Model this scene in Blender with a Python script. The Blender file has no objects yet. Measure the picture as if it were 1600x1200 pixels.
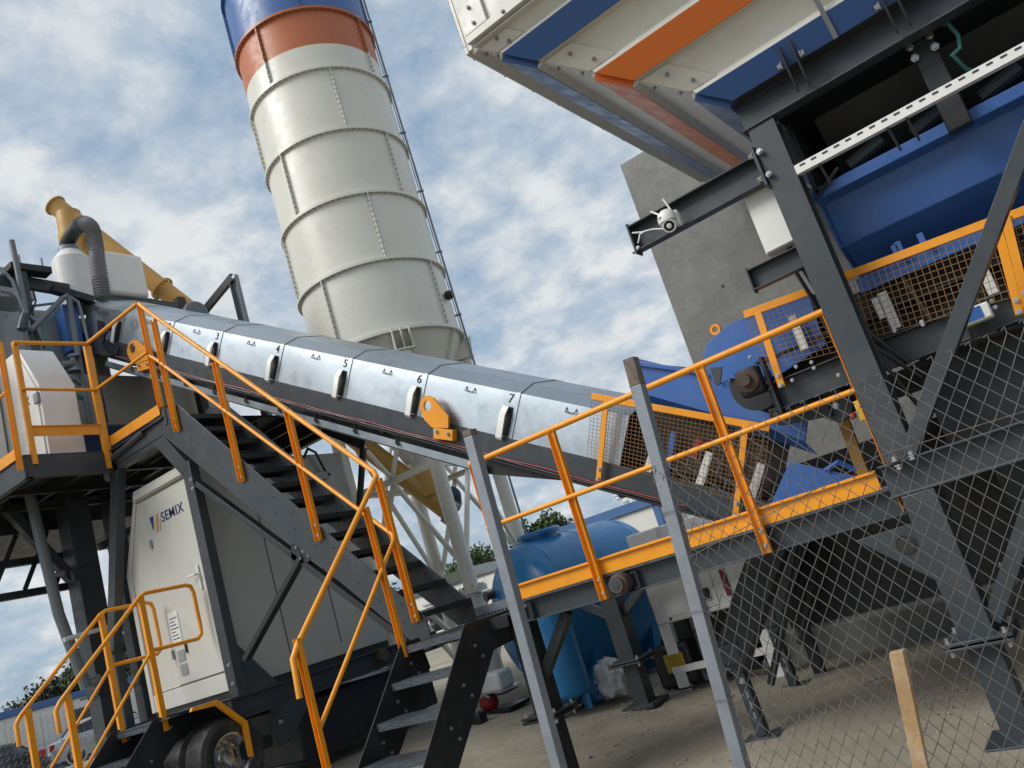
import bpy, bmesh, math, random
from mathutils import Vector as V, Matrix
rnd = random.Random(7)
S = bpy.context.scene
COL = S.collection
# ------------------------------------------------------------------ camera
F, ROLL, PITCH, AZ, H = 1319.8, math.radians(-17.415), math.radians(13.219), math.radians(-33.053), 1.6
FW = V((math.sin(AZ)*math.cos(PITCH), math.cos(AZ)*math.cos(PITCH), math.sin(PITCH)))
_r0 = V((math.cos(AZ), -math.sin(AZ), 0)); _u0 = _r0.cross(FW)
RT = math.cos(ROLL)*_r0 + math.sin(ROLL)*_u0
UP = -math.sin(ROLL)*_r0 + math.cos(ROLL)*_u0
CAM = V((0, 0, H))
cd = bpy.data.cameras.new('camera'); co = bpy.data.objects.new('camera', cd); COL.objects.link(co)
cd.sensor_fit = 'HORIZONTAL'; cd.sensor_width = 36; cd.lens = F/1600*36; cd.clip_end = 3000; cd.clip_start = .05
m = Matrix((RT, UP, -FW)).transposed().to_4x4(); m.translation = CAM; co.matrix_world = m
S.camera = co
# ------------------------------------------------------------------ sky, sun, exposure
SUN = V((-.56, -.80, .95)).normalized()
w = bpy.data.worlds.new('World'); S.world = w; w.use_nodes = True
nt = w.node_tree; nt.nodes.clear()
def N(t, nt=nt, **k):
    n = nt.nodes.new(t)
    for a, b in k.items(): setattr(n, a, b)
    return n
def ramp(nt, fac, stops):
    r = N('ShaderNodeValToRGB', nt); e = r.color_ramp.elements
    while len(e) < len(stops): e.new(.5)
    for q, (p, c) in zip(e, stops):
        q.position = p; q.color = (c if hasattr(c, '__len__') else (c, c, c))[:3] + (1,) if hasattr(c, '__len__') else (c, c, c, 1)
    nt.links.new(fac, r.inputs[0]); return r.outputs[0]
sky = N('ShaderNodeTexSky', sky_type='NISHITA', sun_disc=False)
sky.sun_elevation = math.asin(SUN.z); sky.sun_rotation = math.atan2(SUN.x, SUN.y)
sky.air_density = 1.0; sky.dust_density = 2.2
tc = N('ShaderNodeTexCoord'); sp = N('ShaderNodeSeparateXYZ'); nt.links.new(tc.outputs['Generated'], sp.inputs[0])
def mth(nt, op, a, b=None, c=None):
    n = N('ShaderNodeMath', nt, operation=op)
    for i, v in enumerate((a, b, c)):
        if v is None: continue
        if isinstance(v, (int, float)): n.inputs[i].default_value = v
        else: nt.links.new(v, n.inputs[i])
    return n.outputs[0]
zz = mth(nt, 'ADD', mth(nt, 'MAXIMUM', sp.outputs[2], 0.0), .36)
cb = N('ShaderNodeCombineXYZ')
nt.links.new(mth(nt, 'DIVIDE', sp.outputs[0], zz), cb.inputs[0]); nt.links.new(mth(nt, 'DIVIDE', sp.outputs[1], zz), cb.inputs[1])
def noise(nt, vec, scale, detail=6, rough=.55, dist=0.0):
    n = N('ShaderNodeTexNoise', nt); n.inputs['Scale'].default_value = scale; n.inputs['Detail'].default_value = detail
    n.inputs['Roughness'].default_value = rough; n.inputs['Distortion'].default_value = dist
    if vec is not None: nt.links.new(vec, n.inputs['Vector'])
    return n.outputs[0]
def mixc(nt, f, a, b, mode='MIX'):
    n = N('ShaderNodeMix', nt, data_type='RGBA', blend_type=mode)
    for i, v in ((0, f), (6, a), (7, b)):
        if isinstance(v, (int, float)): n.inputs[i].default_value = v
        elif isinstance(v, tuple): n.inputs[i].default_value = v + (1,)
        else: nt.links.new(v, n.inputs[i])
    return n.outputs[2]
big = noise(nt, cb.outputs[0], 2.3, 4, .5, .2); med = noise(nt, cb.outputs[0], 10.0, 8, .62, .15)
cov = mth(nt, 'ADD', mth(nt, 'MULTIPLY', big, .48), mth(nt, 'MULTIPLY', med, .62))
mask = ramp(nt, cov, [(.42, 0.0), (.64, 1.0)])
tone = ramp(nt, mth(nt, 'ADD', mth(nt, 'MULTIPLY', noise(nt, cb.outputs[0], 5.0, 6, .55, .2), .6), mth(nt, 'MULTIPLY', cov, .4)),
            [(.38, (4.2, 4.75, 5.4)), (.50, (4.9, 5.35, 5.85)), (.63, (6.3, 6.5, 6.6))])
blue = mixc(nt, .70, sky.outputs[0], (2.8, 3.95, 5.2))
bg = N('ShaderNodeBackground'); bg.inputs[1].default_value = .1
nt.links.new(mixc(nt, mask, blue, tone), bg.inputs[0])
wo = N('ShaderNodeOutputWorld'); nt.links.new(bg.outputs[0], wo.inputs[0])
sl = bpy.data.lights.new('sun', 'SUN'); sl.energy = 2.3; sl.angle = math.radians(32); sl.color = (1, .965, .915)
so = bpy.data.objects.new('sun', sl); COL.objects.link(so); so.rotation_euler = (-SUN).to_track_quat('-Z', 'Y').to_euler()
S.view_settings.view_transform = 'Standard'; S.view_settings.look = 'None'; S.view_settings.exposure = 0.30; S.view_settings.gamma = 1.0
S.view_settings.use_curve_mapping = False
# ------------------------------------------------------------------ pixel -> point (photo 1600 x 1200)
def P(x, y, X=None, Y=None, Z=None, D=None):
    d = FW + RT*((x-800)/F) - UP*((y-600)/F)
    t = D if D is not None else (X-CAM.x)/d.x if X is not None else (Y-CAM.y)/d.y if Y is not None else (Z-CAM.z)/d.z
    return CAM + d*t
def gz(x, y=0):
    t = min(1, max(0, (-x-3.2)/5.3)); return .42*t*t*(3-2*t)
# ------------------------------------------------------------------ materials
MAT = {}
def mat(name, rgb, rough=.5, metal=0.0, var=.10, vscale=3.0, bump=0.0, bscale=40.0, dirt=None, dirtamt=0.0, dscale=2.0, coat=0.0, rvar=.12, grain=0.0):
    if name in MAT: return MAT[name]
    m = bpy.data.materials.new(name); m.use_nodes = True; t = m.node_tree; b = t.nodes['Principled BSDF']
    c = N('ShaderNodeTexCoord', t); g = c.outputs['Object']
    n1 = noise(t, g, vscale, 5, .6)
    f = ramp(t, n1, [(.25, 1-var), (.75, 1+var*.6)])
    colr = mixc(t, 1.0, rgb, f, 'MULTIPLY')
    if grain:
        n2 = noise(t, g, vscale*18, 3, .7); colr = mixc(t, 1.0, colr, ramp(t, n2, [(.3, 1-grain), (.7, 1+grain)]), 'MULTIPLY')
    if dirt:
        n3 = noise(t, g, dscale, 8, .68, .3); colr = mixc(t, ramp(t, n3, [(.50, 0.0), (.72, dirtamt)]), colr, dirt)
    t.links.new(colr, b.inputs['Base Color'])
    t.links.new(ramp(t, noise(t, g, vscale*2.3, 4, .6), [(.3, max(.03, rough-rvar)), (.7, min(1, rough+rvar))]), b.inputs['Roughness'])
    b.inputs['Metallic'].default_value = metal
    if coat: b.inputs['Coat Weight'].default_value = coat; b.inputs['Coat Roughness'].default_value = .15
    if bump:
        bn = N('ShaderNodeBump', t); bn.inputs['Strength'].default_value = bump; bn.inputs['Distance'].default_value = .02
        t.links.new(noise(t, g, bscale, 5, .6), bn.inputs['Height']); t.links.new(bn.outputs[0], b.inputs['Normal'])
    MAT[name] = m; return m
DUST = (.30, .27, .22)
M = dict(
 steel=mat('anthracite_paint', (.036, .044, .051), .42, var=.14, dirt=(.12, .115, .105), dirtamt=.30, dscale=2.4, bump=.03, bscale=25),
 steel2=mat('black_steel', (.014, .017, .020), .46, var=.15, dirt=(.07, .065, .06), dirtamt=.25),
 yellow=mat('yellow_paint', (.84, .320, .008), .42, var=.08, dirt=(.30, .13, .03), dirtamt=.35, dscale=5, bump=.02),
 cream=mat('cream_paint', (.60, .59, .53), .42, var=.05, dirt=(.40, .37, .31), dirtamt=.35, dscale=1.5, bump=.03, bscale=8),
 silo=mat('silo_paint', (.69, .675, .595), .32, var=.04, dirt=(.48, .44, .36), dirtamt=.22, dscale=1.1, bump=.05, bscale=3.0),
 siloblue=mat('silo_blue', (.05, .13, .34), .4, var=.06), siloorange=mat('silo_orange', (.46, .135, .05), .45, var=.06),
 white=mat('white_paint', (.74, .74, .71), .40, var=.04, dirt=(.5, .47, .42), dirtamt=.3, dscale=2.5),
 blue=mat('blue_paint', (.045, .13, .39), .33, var=.08, dirt=(.10, .16, .30), dirtamt=.35, dscale=3),
 binblue=mat('bin_blue', (.030, .085, .245), .38, var=.06), binorange=mat('bin_orange', (.62, .145, .018), .42, var=.06, dirt=(.40, .13, .05), dirtamt=.3),
 galv=mat('galvanised_sheet', (.36, .41, .45), .36, metal=.68, var=.10, vscale=2.2, bump=.05, bscale=5, grain=.06, rvar=.10, dirt=(.34, .39, .43), dirtamt=.5, dscale=3),
 galvd=mat('galvanised_post', (.25, .275, .31), .55, metal=.4, var=.12, vscale=6, grain=.1, dirt=(.20, .19, .19), dirtamt=.5, dscale=9),
 wire=mat('fence_wire', (.175, .175, .17), .5, metal=.4, var=.2, vscale=9, dirt=(.20, .14, .09), dirtamt=.5),
 bolt=mat('zinc_bolt', (.52, .52, .52), .3, metal=.85, var=.05),
 conc=mat('cast_concrete', (.235, .235, .22), .85, var=.34, vscale=.7, bump=.25, bscale=18, grain=.10, dirt=(.15, .15, .14), dirtamt=.9, dscale=.9),
 rubber=mat('rubber', (.022, .022, .022), .7, var=.2, dirt=(.15, .13, .105), dirtamt=.7, dscale=5),
 black=mat('black_plastic', (.012, .012, .013), .45, var=.1),
 tank=mat('tank_blue', (.022, .20, .46), .33, var=.07, dirt=(.06, .18, .34), dirtamt=.4, bump=.03, bscale=3),
 ochre=mat('faded_ochre_paint', (.52, .29, .07), .5, var=.12, dirt=(.40, .27, .13), dirtamt=.5, dscale=3),
 ochrey=mat('yellow_cloth', (.55, .36, .05), .8, var=.2, vscale=8),
 grey=mat('grey_panel', (.30, .31, .31), .45, var=.07), hose=mat('grey_hose', (.16, .16, .17), .6, var=.1), pipe=mat('grey_pipe', (.15, .175, .19), .4, var=.1),
 wood=mat('raw_timber', (.42, .27, .13), .75, var=.25, vscale=5, grain=.12, dirt=(.55, .47, .38), dirtamt=.8, dscale=9, bump=.1),
 teal=mat('teal_hose', (.03, .16, .15), .4), red=mat('red_plastic', (.26, .02, .022), .45), brown=mat('old_brown', (.075, .052, .042), .7),
 glass=mat('dark_glass', (.015, .018, .022), .06, var=.05, rvar=.02), chrome=mat('worn_chrome', (.6, .6, .6), .25, metal=1, var=.1),
 silver=mat('silver_car_paint', (.42, .44, .47), .25, metal=.5, var=.04, coat=.6, dirt=(.30, .28, .25), dirtamt=.4), dark=mat('dark_car_paint', (.018, .022, .030), .2, var=.05, coat=.7),
 tail=mat('tail_light', (.35, .01, .01), .15), bag=mat('white_plastic_bag', (.62, .63, .62), .45, var=.12, bump=.5, bscale=14), bluebag=mat('blue_sack', (.03, .13, .30), .6, var=.2, bump=.5, bscale=12),
 paper=mat('paper_label', (.78, .78, .76), .7, var=.03), logo=mat('logo_navy', (.02, .04, .13), .5), logo2=mat('logo_orange', (.65, .32, .10), .5), ink=mat('ink', (.02, .02, .02), .6),
 leaf=mat('leaves', (.060, .100, .030), .6, var=.5, vscale=1.6), leafd=mat('leaves_dark', (.045, .070, .030), .65, var=.5, vscale=1.2), bark=mat('bark', (.10, .075, .05), .9, var=.2, bump=.4),
 roofblue=mat('office_blue_trim', (.055, .13, .30), .5), officew=mat('office_panel', (.66, .66, .62), .5, var=.04, dirt=(.45, .42, .36), dirtamt=.4, dscale=1),
 lens=mat('lens_black', (.01, .01, .012), .08), rust=mat('rust', (.17, .135, .115), .85, var=.35, vscale=25, dirt=(.09, .06, .045), dirtamt=.8, dscale=30), tread=mat('chequer_tread', (.10, .115, .13), .38, metal=.5, var=.15, bump=.5, bscale=60),
 plate=mat('number_plate', (.7, .7, .7), .4), clay=mat('sand_heap', (.40, .22, .10), .9, var=.2, bump=.3),
)
# ------------------------------------------------------------------ mesh builder
class MB:
    def __init__(s): s.v = []; s.f = []
    def add(s, vs, fs):
        o = len(s.v); s.v += [tuple(q) for q in vs]; s.f += [tuple(i+o for i in q) for q in fs]; return s
    def box(s, x0, x1, y0, y1, z0, z1):
        vs = [(x, y, z) for x in (x0, x1) for y in (y0, y1) for z in (z0, z1)]
        return s.add(vs, [(0,1,3,2),(4,6,7,5),(0,4,5,1),(2,3,7,6),(0,2,6,4),(1,5,7,3)])
    def prism(s, pts, vec):
        pts = [V(p) for p in pts]; vec = V(vec); n = len(pts)
        return s.add(pts+[p+vec for p in pts], [tuple(range(n))[::-1], tuple(range(n, 2*n))]+[(i, (i+1) % n, n+(i+1) % n, n+i) for i in range(n)])
    def loft(s, rings, cap=True, closed=True):
        n = len(rings[0]); fs = []
        for k in range(len(rings)-1):
            for i in range(n if closed else n-1): fs.append((k*n+i, k*n+(i+1) % n, (k+1)*n+(i+1) % n, (k+1)*n+i))
        if cap: fs += [tuple(range(n))[::-1], tuple(range((len(rings)-1)*n, len(rings)*n))]
        return s.add([p for r in rings for p in r], fs)
    def sect(s, p0, p1, poly, up=(0, 0, 1)):
        p0, p1 = V(p0), V(p1); d = (p1-p0).normalized(); u = V(up); u = (u-d*u.dot(d)).normalized(); sd = d.cross(u)
        return s.loft([[p0+sd*a+u*b for a, b in poly], [p1+sd*a+u*b for a, b in poly]])
    def bar(s, p0, p1, w, h, up=(0, 0, 1)):
        return s.sect(p0, p1, [(-w/2, -h/2), (w/2, -h/2), (w/2, h/2), (-w/2, h/2)], up)
    def chan(s, p0, p1, h, d, t, up=(0, 0, 1), flip=1):   # web on the +side, flanges behind
        f = flip
        return s.sect(p0, p1, [(0, -h/2), (0, h/2), (-d*f, h/2), (-d*f, h/2-t), (-t*f, h/2-t), (-t*f, -h/2+t), (-d*f, -h/2+t), (-d*f, -h/2)], up)
    def chanout(s, p0, p1, h, d, t, up=(0, 0, 1)):        # open towards the +side
        return s.sect(p0, p1, [(0, -h/2), (0, -h/2+t), (-d+t, -h/2+t), (-d+t, h/2-t), (0, h/2-t), (0, h/2), (-d, h/2), (-d, -h/2)], up)
    def ibeam(s, p0, p1, h, b, t, up=(0, 0, 1)):
        q = b/2; k = t/2
        return s.sect(p0, p1, [(-q, -h/2), (q, -h/2), (q, -h/2+t), (k, -h/2+t), (k, h/2-t), (q, h/2-t), (q, h/2), (-q, h/2), (-q, h/2-t), (-k, h/2-t), (-k, -h/2+t), (-q, -h/2+t)], up)
    def path(s, pts, r, n=10, cap=True, close=False):
        pts = [V(p) for p in pts]; rs = r if hasattr(r, '__len__') else [r]*len(pts); rings = []; u = None
        for i, p in enumerate(pts):
            a = pts[i-1] if i else p; b = pts[i+1] if i < len(pts)-1 else p
            d1 = (p-a).normalized() if i else (b-p).normalized(); d2 = (b-p).normalized() if i < len(pts)-1 else d1
            d = (d1+d2).normalized()
            if u is None: u = V((0, 0, 1)) if abs(d.z) < .9 else V((1, 0, 0))
            u = (u-d*u.dot(d)).normalized(); sd = d.cross(u); k = 1/max(.5, d.dot(d1))
            rings.append([p+(sd*math.cos(q)+u*math.sin(q))*rs[i]*(k if abs(k-1) < .5 else 1) for q in [2*math.pi*j/n for j in range(n)]])
        return s.loft(rings, cap)
    def tube(s, p0, p1, r, n=12, r2=None): return s.path([p0, p1], [r, r if r2 is None else r2], n)
    def lathe(s, prof, c, axis=(0, 0, 1), n=48, cap=False):
        c = V(c); a = V(axis).normalized(); u = V((1, 0, 0)) if abs(a.x) < .9 else V((0, 1, 0)); u = (u-a*u.dot(a)).normalized(); v = a.cross(u)
        return s.loft([[c+a*z+(u*math.cos(q)+v*math.sin(q))*r for q in [2*math.pi*j/n for j in range(n)]] for r, z in prof], cap)
    def ball(s, c, r, n=14, k=8, sq=(1, 1, 1)):
        c = V(c); return s.loft([[c+V((math.sin(math.pi*(i+.02)/(k+.04))*math.cos(2*math.pi*j/n)*r*sq[0], math.sin(math.pi*(i+.02)/(k+.04))*math.sin(2*math.pi*j/n)*r*sq[1], math.cos(math.pi*(i+.02)/(k+.04))*r*sq[2])) for j in range(n)] for i in range(k+1)])
    def bolt(s, p, d, r=.014, l=.014):
        p = V(p); d = V(d).normalized(); r *= .82; s.lathe([(r*1.5, 0), (r*1.5, l*.25), (r, l*.25), (r, l)], p, d, 6, True); return s
    def build(s, name, ma, parent=None, bev=0.0, smooth=35, kind=None, label=None):
        me = bpy.data.meshes.new(name); me.from_pydata(s.v, [], s.f)
        b = bmesh.new(); b.from_mesh(me); bmesh.ops.recalc_face_normals(b, faces=b.faces[:]); b.to_mesh(me); b.free()
        if smooth: me.shade_smooth(); me.set_sharp_from_angle(angle=math.radians(smooth))
        me.materials.append(M[ma] if isinstance(ma, str) else ma)
        o = bpy.data.objects.new(name, me); COL.objects.link(o)
        if parent: o.parent = parent; o.matrix_parent_inverse = pinv(parent)
        if bev:
            q = o.modifiers.new('bevel', 'BEVEL'); q.width = bev; q.segments = 2; q.limit_method = 'ANGLE'; q.angle_limit = math.radians(40)
        if kind: o['kind'] = kind
        if label: o['label'] = label
        return o
LOC = {}
def pinv(p):            # things are empties that only translate; parts have an identity world matrix
    return Matrix.Translation(-LOC[p.name]) if p.name in LOC else Matrix.Identity(4)
def thing(name, label, cat, loc=(0, 0, 0), group=None):
    o = bpy.data.objects.new(name, None); COL.objects.link(o); o.location = loc; LOC[o.name] = V(loc); o.empty_display_size = .2
    return tag(o, label, cat, group)
def tag(o, label, cat, group=None):
    o['label'] = label; o['category'] = cat
    if group: o['group'] = group
    return o
def text(body, size, loc, xdir, ydir, ma, parent, name, ex=.001):
    c = bpy.data.curves.new('t', 'FONT'); c.body = body; c.size = size; c.extrude = ex; c.offset = size*.004; c.space_character = 1.08; c.align_x = 'CENTER'; c.align_y = 'CENTER'
    o = bpy.data.objects.new('t', c); COL.objects.link(o); dg = bpy.context.evaluated_depsgraph_get()
    me = bpy.data.meshes.new_from_object(o.evaluated_get(dg)); bpy.data.objects.remove(o); bpy.data.curves.remove(c)
    x = V(xdir).normalized(); y = V(ydir).normalized(); z = x.cross(y)
    mm = Matrix((x, y, z)).transposed().to_4x4(); mm.translation = V(loc); me.transform(mm)
    me.materials.clear(); me.materials.append(M[ma]); ob = bpy.data.objects.new(name, me); COL.objects.link(ob)
    ob.parent = parent; ob.matrix_parent_inverse = pinv(parent); return ob
def lerp(a, b, t): return V(a)*(1-t)+V(b)*t
YV = V((0, 1, 0)); XV = V((1, 0, 0)); ZV = V((0, 0, 1))
# ================================================================== SETTING
def ground():
    mb = MB(); xs = [-900, -300, -120, -60, -40]+[-30+.25*i for i in range(0, 161)]+[14, 20, 40, 120, 300, 900]
    ys = [-900, -200, -60, -20]+[-6+.25*i for i in range(0, 105)]+[22, 26, 32, 60, 120, 300, 900]
    R2 = random.Random(3)
    for x in xs:
        for y in ys:
            near = abs(x) < 28 and -5 < y < 20
            z = gz(x)+(.014*math.sin(x*1.7+y*.9)+.012*math.sin(x*.6-y*2.1)+R2.uniform(-.007, .007) if near else 0)
            mb.v.append((x, y, z))
    n = len(ys)
    mb.f = [(i*n+j, (i+1)*n+j, (i+1)*n+j+1, i*n+j+1) for i in range(len(xs)-1) for j in range(n-1)]
    ma = bpy.data.materials.new('compacted_dirt'); ma.use_nodes = True; t = ma.node_tree; b = t.nodes['Principled BSDF']
    g = N('ShaderNodeTexCoord', t).outputs['Object']
    c = mixc(t, ramp(t, noise(t, g, .9, 8, .62, .4), [(.35, 0.0), (.65, 1.0)]), (.225, .195, .145), (.345, .305, .235))
    c = mixc(t, ramp(t, noise(t, g, 4.5, 6, .7), [(.56, 0.0), (.70, .55)]), c, (.135, .120, .095))
    c = mixc(t, ramp(t, noise(t, g, 55, 3, .7), [(.66, 0.0), (.72, .8)]), c, (.075, .068, .058))
    c = mixc(t, ramp(t, noise(t, g, 42, 3, .7), [(.70, 0.0), (.76, .9)]), c, (.52, .49, .43))
    t.links.new(c, b.inputs['Base Color']); b.inputs['Roughness'].default_value = .92
    bn = N('ShaderNodeBump', t); bn.inputs['Strength'].default_value = .55; bn.inputs['Distance'].default_value = .02
    h = mth(t, 'ADD', noise(t, g, 30, 6, .7), mth(t, 'MULTIPLY', noise(t, g, 5, 4, .6), .8)); t.links.new(h, bn.inputs['Height']); t.links.new(bn.outputs[0], b.inputs['Normal'])
    o = mb.build('ground', ma, smooth=60); o['kind'] = 'structure'; o['label'] = 'dusty compacted ground of the yard'
ground()
def stones():
    mb = MB(); R2 = random.Random(5)
    for i in range(2600):
        y = R2.uniform(3.0, 9.2); x = R2.uniform(-7, 1.5)
        r = R2.uniform(.003, .011)*(1.8 if R2.random() < .06 else 1); z = gz(x)
        k = [(R2.uniform(.7, 1.3)*r, R2.uniform(.7, 1.3)*r) for _ in range(5)]
        rings = [[(x+k[j][0]*q*math.cos(1.257*j), y+k[j][1]*q*math.sin(1.257*j), z+hh*r) for j in range(5)] for q, hh in ((1, -.3), (1.05, .35), (.5, .9))]
        mb.loft(rings)
    o = mb.build('gravel', mat('gravel_stone', (.30, .28, .24), .85, var=.6, vscale=9), kind='stuff'); o['label'] = 'loose pale gravel scattered over the yard'; o['category'] = 'gravel'
stones()
# concrete retaining wall behind the bin
t = thing('concrete_wall', 'tall grey cast concrete wall standing behind the aggregate bin', 'wall', (0, 9.5, 0))
WX0, WX1 = -3.63, 9.5
sheets = [(WX0, -1.75, 0, 2.9), (WX0, -1.75, 2.9, 6.24), (-1.75, .2, 0, 2.9), (-1.75, .2, 2.9, 6.24), (.2, 2.3, 0, 2.9), (.2, 2.3, 2.9, 6.24), (2.3, 5.0, 0, 2.9), (2.3, 5.0, 2.9, 6.24), (5.0, WX1, 0, 2.9), (5.0, WX1, 2.9, 6.24)]
MB().box(WX0+.004, WX1, 9.512, 9.9, -.2, 6.236).build('wall_core', 'conc', t)
for i, (a, b, c, d) in enumerate(sheets):
    k = rnd.uniform(-.002, .002)
    mb = MB().box(a+.004, b-.004, 9.496+k, 9.53, c+.004-(.2 if c == 0 else 0), d-.004)
    mb.build('concrete_panel', 'conc', t, bev=.006)
mb = MB()
for px in ((1129, 447), (1215, 575)):
    p = P(*px, Y=9.492); mb.lathe([(.018, 0), (.018, .004)], p, (0, -1, 0), 10, True)
for a in (-2.9, -1.1, .8):
    for z in (1.4, 3.4, 5.2): mb.lathe([(.018, 0), (.018, .004)], (a, 9.492, z), (0, -1, 0), 10, True)
mb.build('tie_holes', 'ink', t, kind='stuff')
MB().box(-4.2, 9.4, 9.2, 9.48, -.2, .30).build('plinth', 'conc', t, bev=.015)
# ================================================================== CEMENT SILO
SC = V((-8.488, 9.899, 0)); SR = 1.17
t = thing('cement_silo', 'tall cream cement silo with blue and orange bands on white tubular legs', 'silo', (SC.x, SC.y, gz(SC.x)))
SZ0, RH = 5.672, 1.142
ang0 = math.atan2(-SC.y, -SC.x)
def arcshell(z0, z1, r, a0, a1, n=24):
    mb = MB(); rings = []
    for z in (z0, z1): rings.append([(SC.x+r*math.cos(a0+(a1-a0)*i/n), SC.y+r*math.sin(a0+(a1-a0)*i/n), z) for i in range(n+1)])
    o = len(mb.v); mb.loft(rings, cap=False, closed=False); return mb
for k in range(7):
    z0 = SZ0+k*RH; z1 = z0+RH
    off = ang0 + (.18 if k % 2 else -.62)+.12*math.sin(k*2.3)
    mk = 'silo' if k < 4 else 'silo' if k == 4 else 'siloblue'
    nseg = 4
    for q in range(nseg):
        a0 = off+q*2*math.pi/nseg; a1 = a0+2*math.pi/nseg
        if k == 4:
            o = arcshell(z0, z0+.46, SR, a0, a1).build('shell_panel', 'silo', t)
            arcshell(z0+.46, z1, SR, a0, a1).build('orange_band', 'siloorange', o)
        else: arcshell(z0, z1, SR, a0, a1).build('shell_panel', mk, t)
        ca, sa = math.cos(a0), math.sin(a0); c0 = V((SC.x+ca*SR, SC.y+sa*SR, z0+.02)); rad = V((ca, sa, 0)); tg = V((-sa, ca, 0))
        hh = .44 if k == 4 else RH-.04
        ss = MB().bar(c0+rad*.025, c0+rad*.025+ZV*hh, .014, .055, rad).build('seam_strip', 'silo' if k < 5 else 'siloblue', t)
        if k == 4: MB().bar(c0+rad*.025+ZV*hh, c0+rad*.025+ZV*(RH-.04), .014, .055, rad).build('seam_strip', 'siloorange', t)
        mb = MB()
        for j in range(12): mb.bolt(c0+rad*.03+tg*.007+ZV*(.06+j*(RH-.14)/11), tg, .011, .02); mb.bolt(c0+rad*.03-tg*.007+ZV*(.06+j*(RH-.14)/11), -tg, .011, .02)
        mb.build('bolts', 'grey', ss, kind='stuff')
for k in range(8):
    z = SZ0+k*RH
    mk = 'silo' if k < 5 else 'siloorange' if k == 5 else 'siloblue'
    MB().lathe([(SR, -.022), (SR+.055, -.022), (SR+.055, .022), (SR, .022)], (SC.x, SC.y, z), n=72).build('flange_ring', mk if k else 'silo', t)
    if 0 < k < 6:
        mb = MB()
        for j in range(72):
            a = 2*math.pi*j/72; q = V((SC.x+math.cos(a)*(SR+.032), SC.y+math.sin(a)*(SR+.032), z-.022)); mb.bolt(q, (0, 0, -1), .011, .02)
        mb.build('flange_bolts', 'grey', t, kind='stuff')
MB().lathe([(SR, 0), (.25, .55), (.02, .6)], (SC.x, SC.y, SZ0+7*RH)).build('roof_cone', 'siloblue', t)
CB = 3.75
MB().lathe([(SR-.003, SZ0), (.155, CB+.12), (.155, CB)], (SC.x, SC.y, 0), n=64).build('cone', 'silo', t)
mb = MB()
for q in range(4):
    a = ang0-.50+q*math.pi/2
    p0 = V((SC.x+math.cos(a)*(SR-.01), SC.y+math.sin(a)*(SR-.01), SZ0-.02)); p1 = V((SC.x+math.cos(a)*.2, SC.y+math.sin(a)*.2, CB+.18)); 
    mb.bar(p0, p1, .02, .09, V((math.cos(a), math.sin(a), 0)))
mb.build('cone_seams', 'silo', t)
LZ = 1.78
LR = SR-.02
legs = [ang0+.18-math.pi/2*0+q*math.pi/2 for q in range(4)]
gzs = gz(SC.x)
for a in legs:
    d = V((math.cos(a), math.sin(a), 0)); tg = V((-d.y, d.x, 0)); b = V((SC.x, SC.y, 0))+d*(LR)
    MB().tube(b+ZV*LZ, b+ZV*(SZ0-.32), .105, 20).build('leg', 'silo', t)
    lo = MB().tube(b+ZV*gzs, b+ZV*(LZ-.045), .125, 20).build('lower_leg', 'silo', t)
    MB().lathe([(.21, -.04), (.21, 0), (.21, .002), (.21, .04)], b+ZV*LZ, n=24, cap=True).build('leg_flange', 'silo', t)
    mb = MB()
    for j in range(8): mb.bolt(b+ZV*(LZ+.04)+V((math.cos(j*.785)*.165, math.sin(j*.785)*.165, 0)), ZV, .016, .03)
    mb.build('bolts', 'grey', lo, kind='stuff')
    MB().box(-.2, .2, -.2, .2, 0, .03).build('base_plate', 'silo', t).data.transform(Matrix.Translation(b+ZV*gzs))
    for k in (-1, 0, 1):   # bracket gussets between leg head and shell
        MB().prism([b+d*.17+tg*(.13*k)+ZV*(SZ0+.0), b-d*.06+tg*(.13*k)+ZV*(SZ0+.0), b-d*.22+tg*(.13*k)+ZV*(SZ0-.32), b+d*.12+tg*(.13*k)+ZV*(SZ0-.32)], tg*.012).build('bracket_gusset', 'silo', t)
    MB().prism([b+d*.13+tg*.15+ZV*(SZ0-.32), b+d*.13-tg*.15+ZV*(SZ0-.32), b-d*.22-tg*.15+ZV*(SZ0-.32), b-d*.22+tg*.15+ZV*(SZ0-.32)], ZV*-.02).build('bracket_plate', 'silo', t)
for q in range(4):
    a, b = legs[q], legs[(q+1) % 4]
    A = V((SC.x+math.cos(a)*LR, SC.y+math.sin(a)*LR, 0)); B = V((SC.x+math.cos(b)*LR, SC.y+math.sin(b)*LR, 0)); Mi = (A+B)/2
    for z, hh in ((LZ+.25, .13), (3.62, .09), (5.1, .09)):
        MB().chan(A+ZV*z, B+ZV*z, hh, .06, .008).build('tie_beam', 'silo', t)
    MB().bar(A+ZV*(LZ+.3), Mi+ZV*3.58, .055, .055).build('brace', 'silo', t); MB().bar(B+ZV*(LZ+.3), Mi+ZV*3.58, .055, .055).build('brace', 'silo', t)
    MB().bar(Mi+ZV*3.64, A+ZV*5.05, .05, .05).build('brace', 'silo', t); MB().bar(Mi+ZV*3.64, B+ZV*5.05, .05, .05).build('brace', 'silo', t)
    MB().bar(A+ZV*(gzs+.25), Mi+ZV*(LZ-.1), .06, .06).build('brace', 'silo', t); MB().bar(B+ZV*(gzs+.25), Mi+ZV*(LZ-.1), .06, .06).build('brace', 'silo', t)
    MB().chan(A+ZV*(LZ-.1), B+ZV*(LZ-.1), .1, .06, .008).build('tie_beam', 'silo', t)
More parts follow.
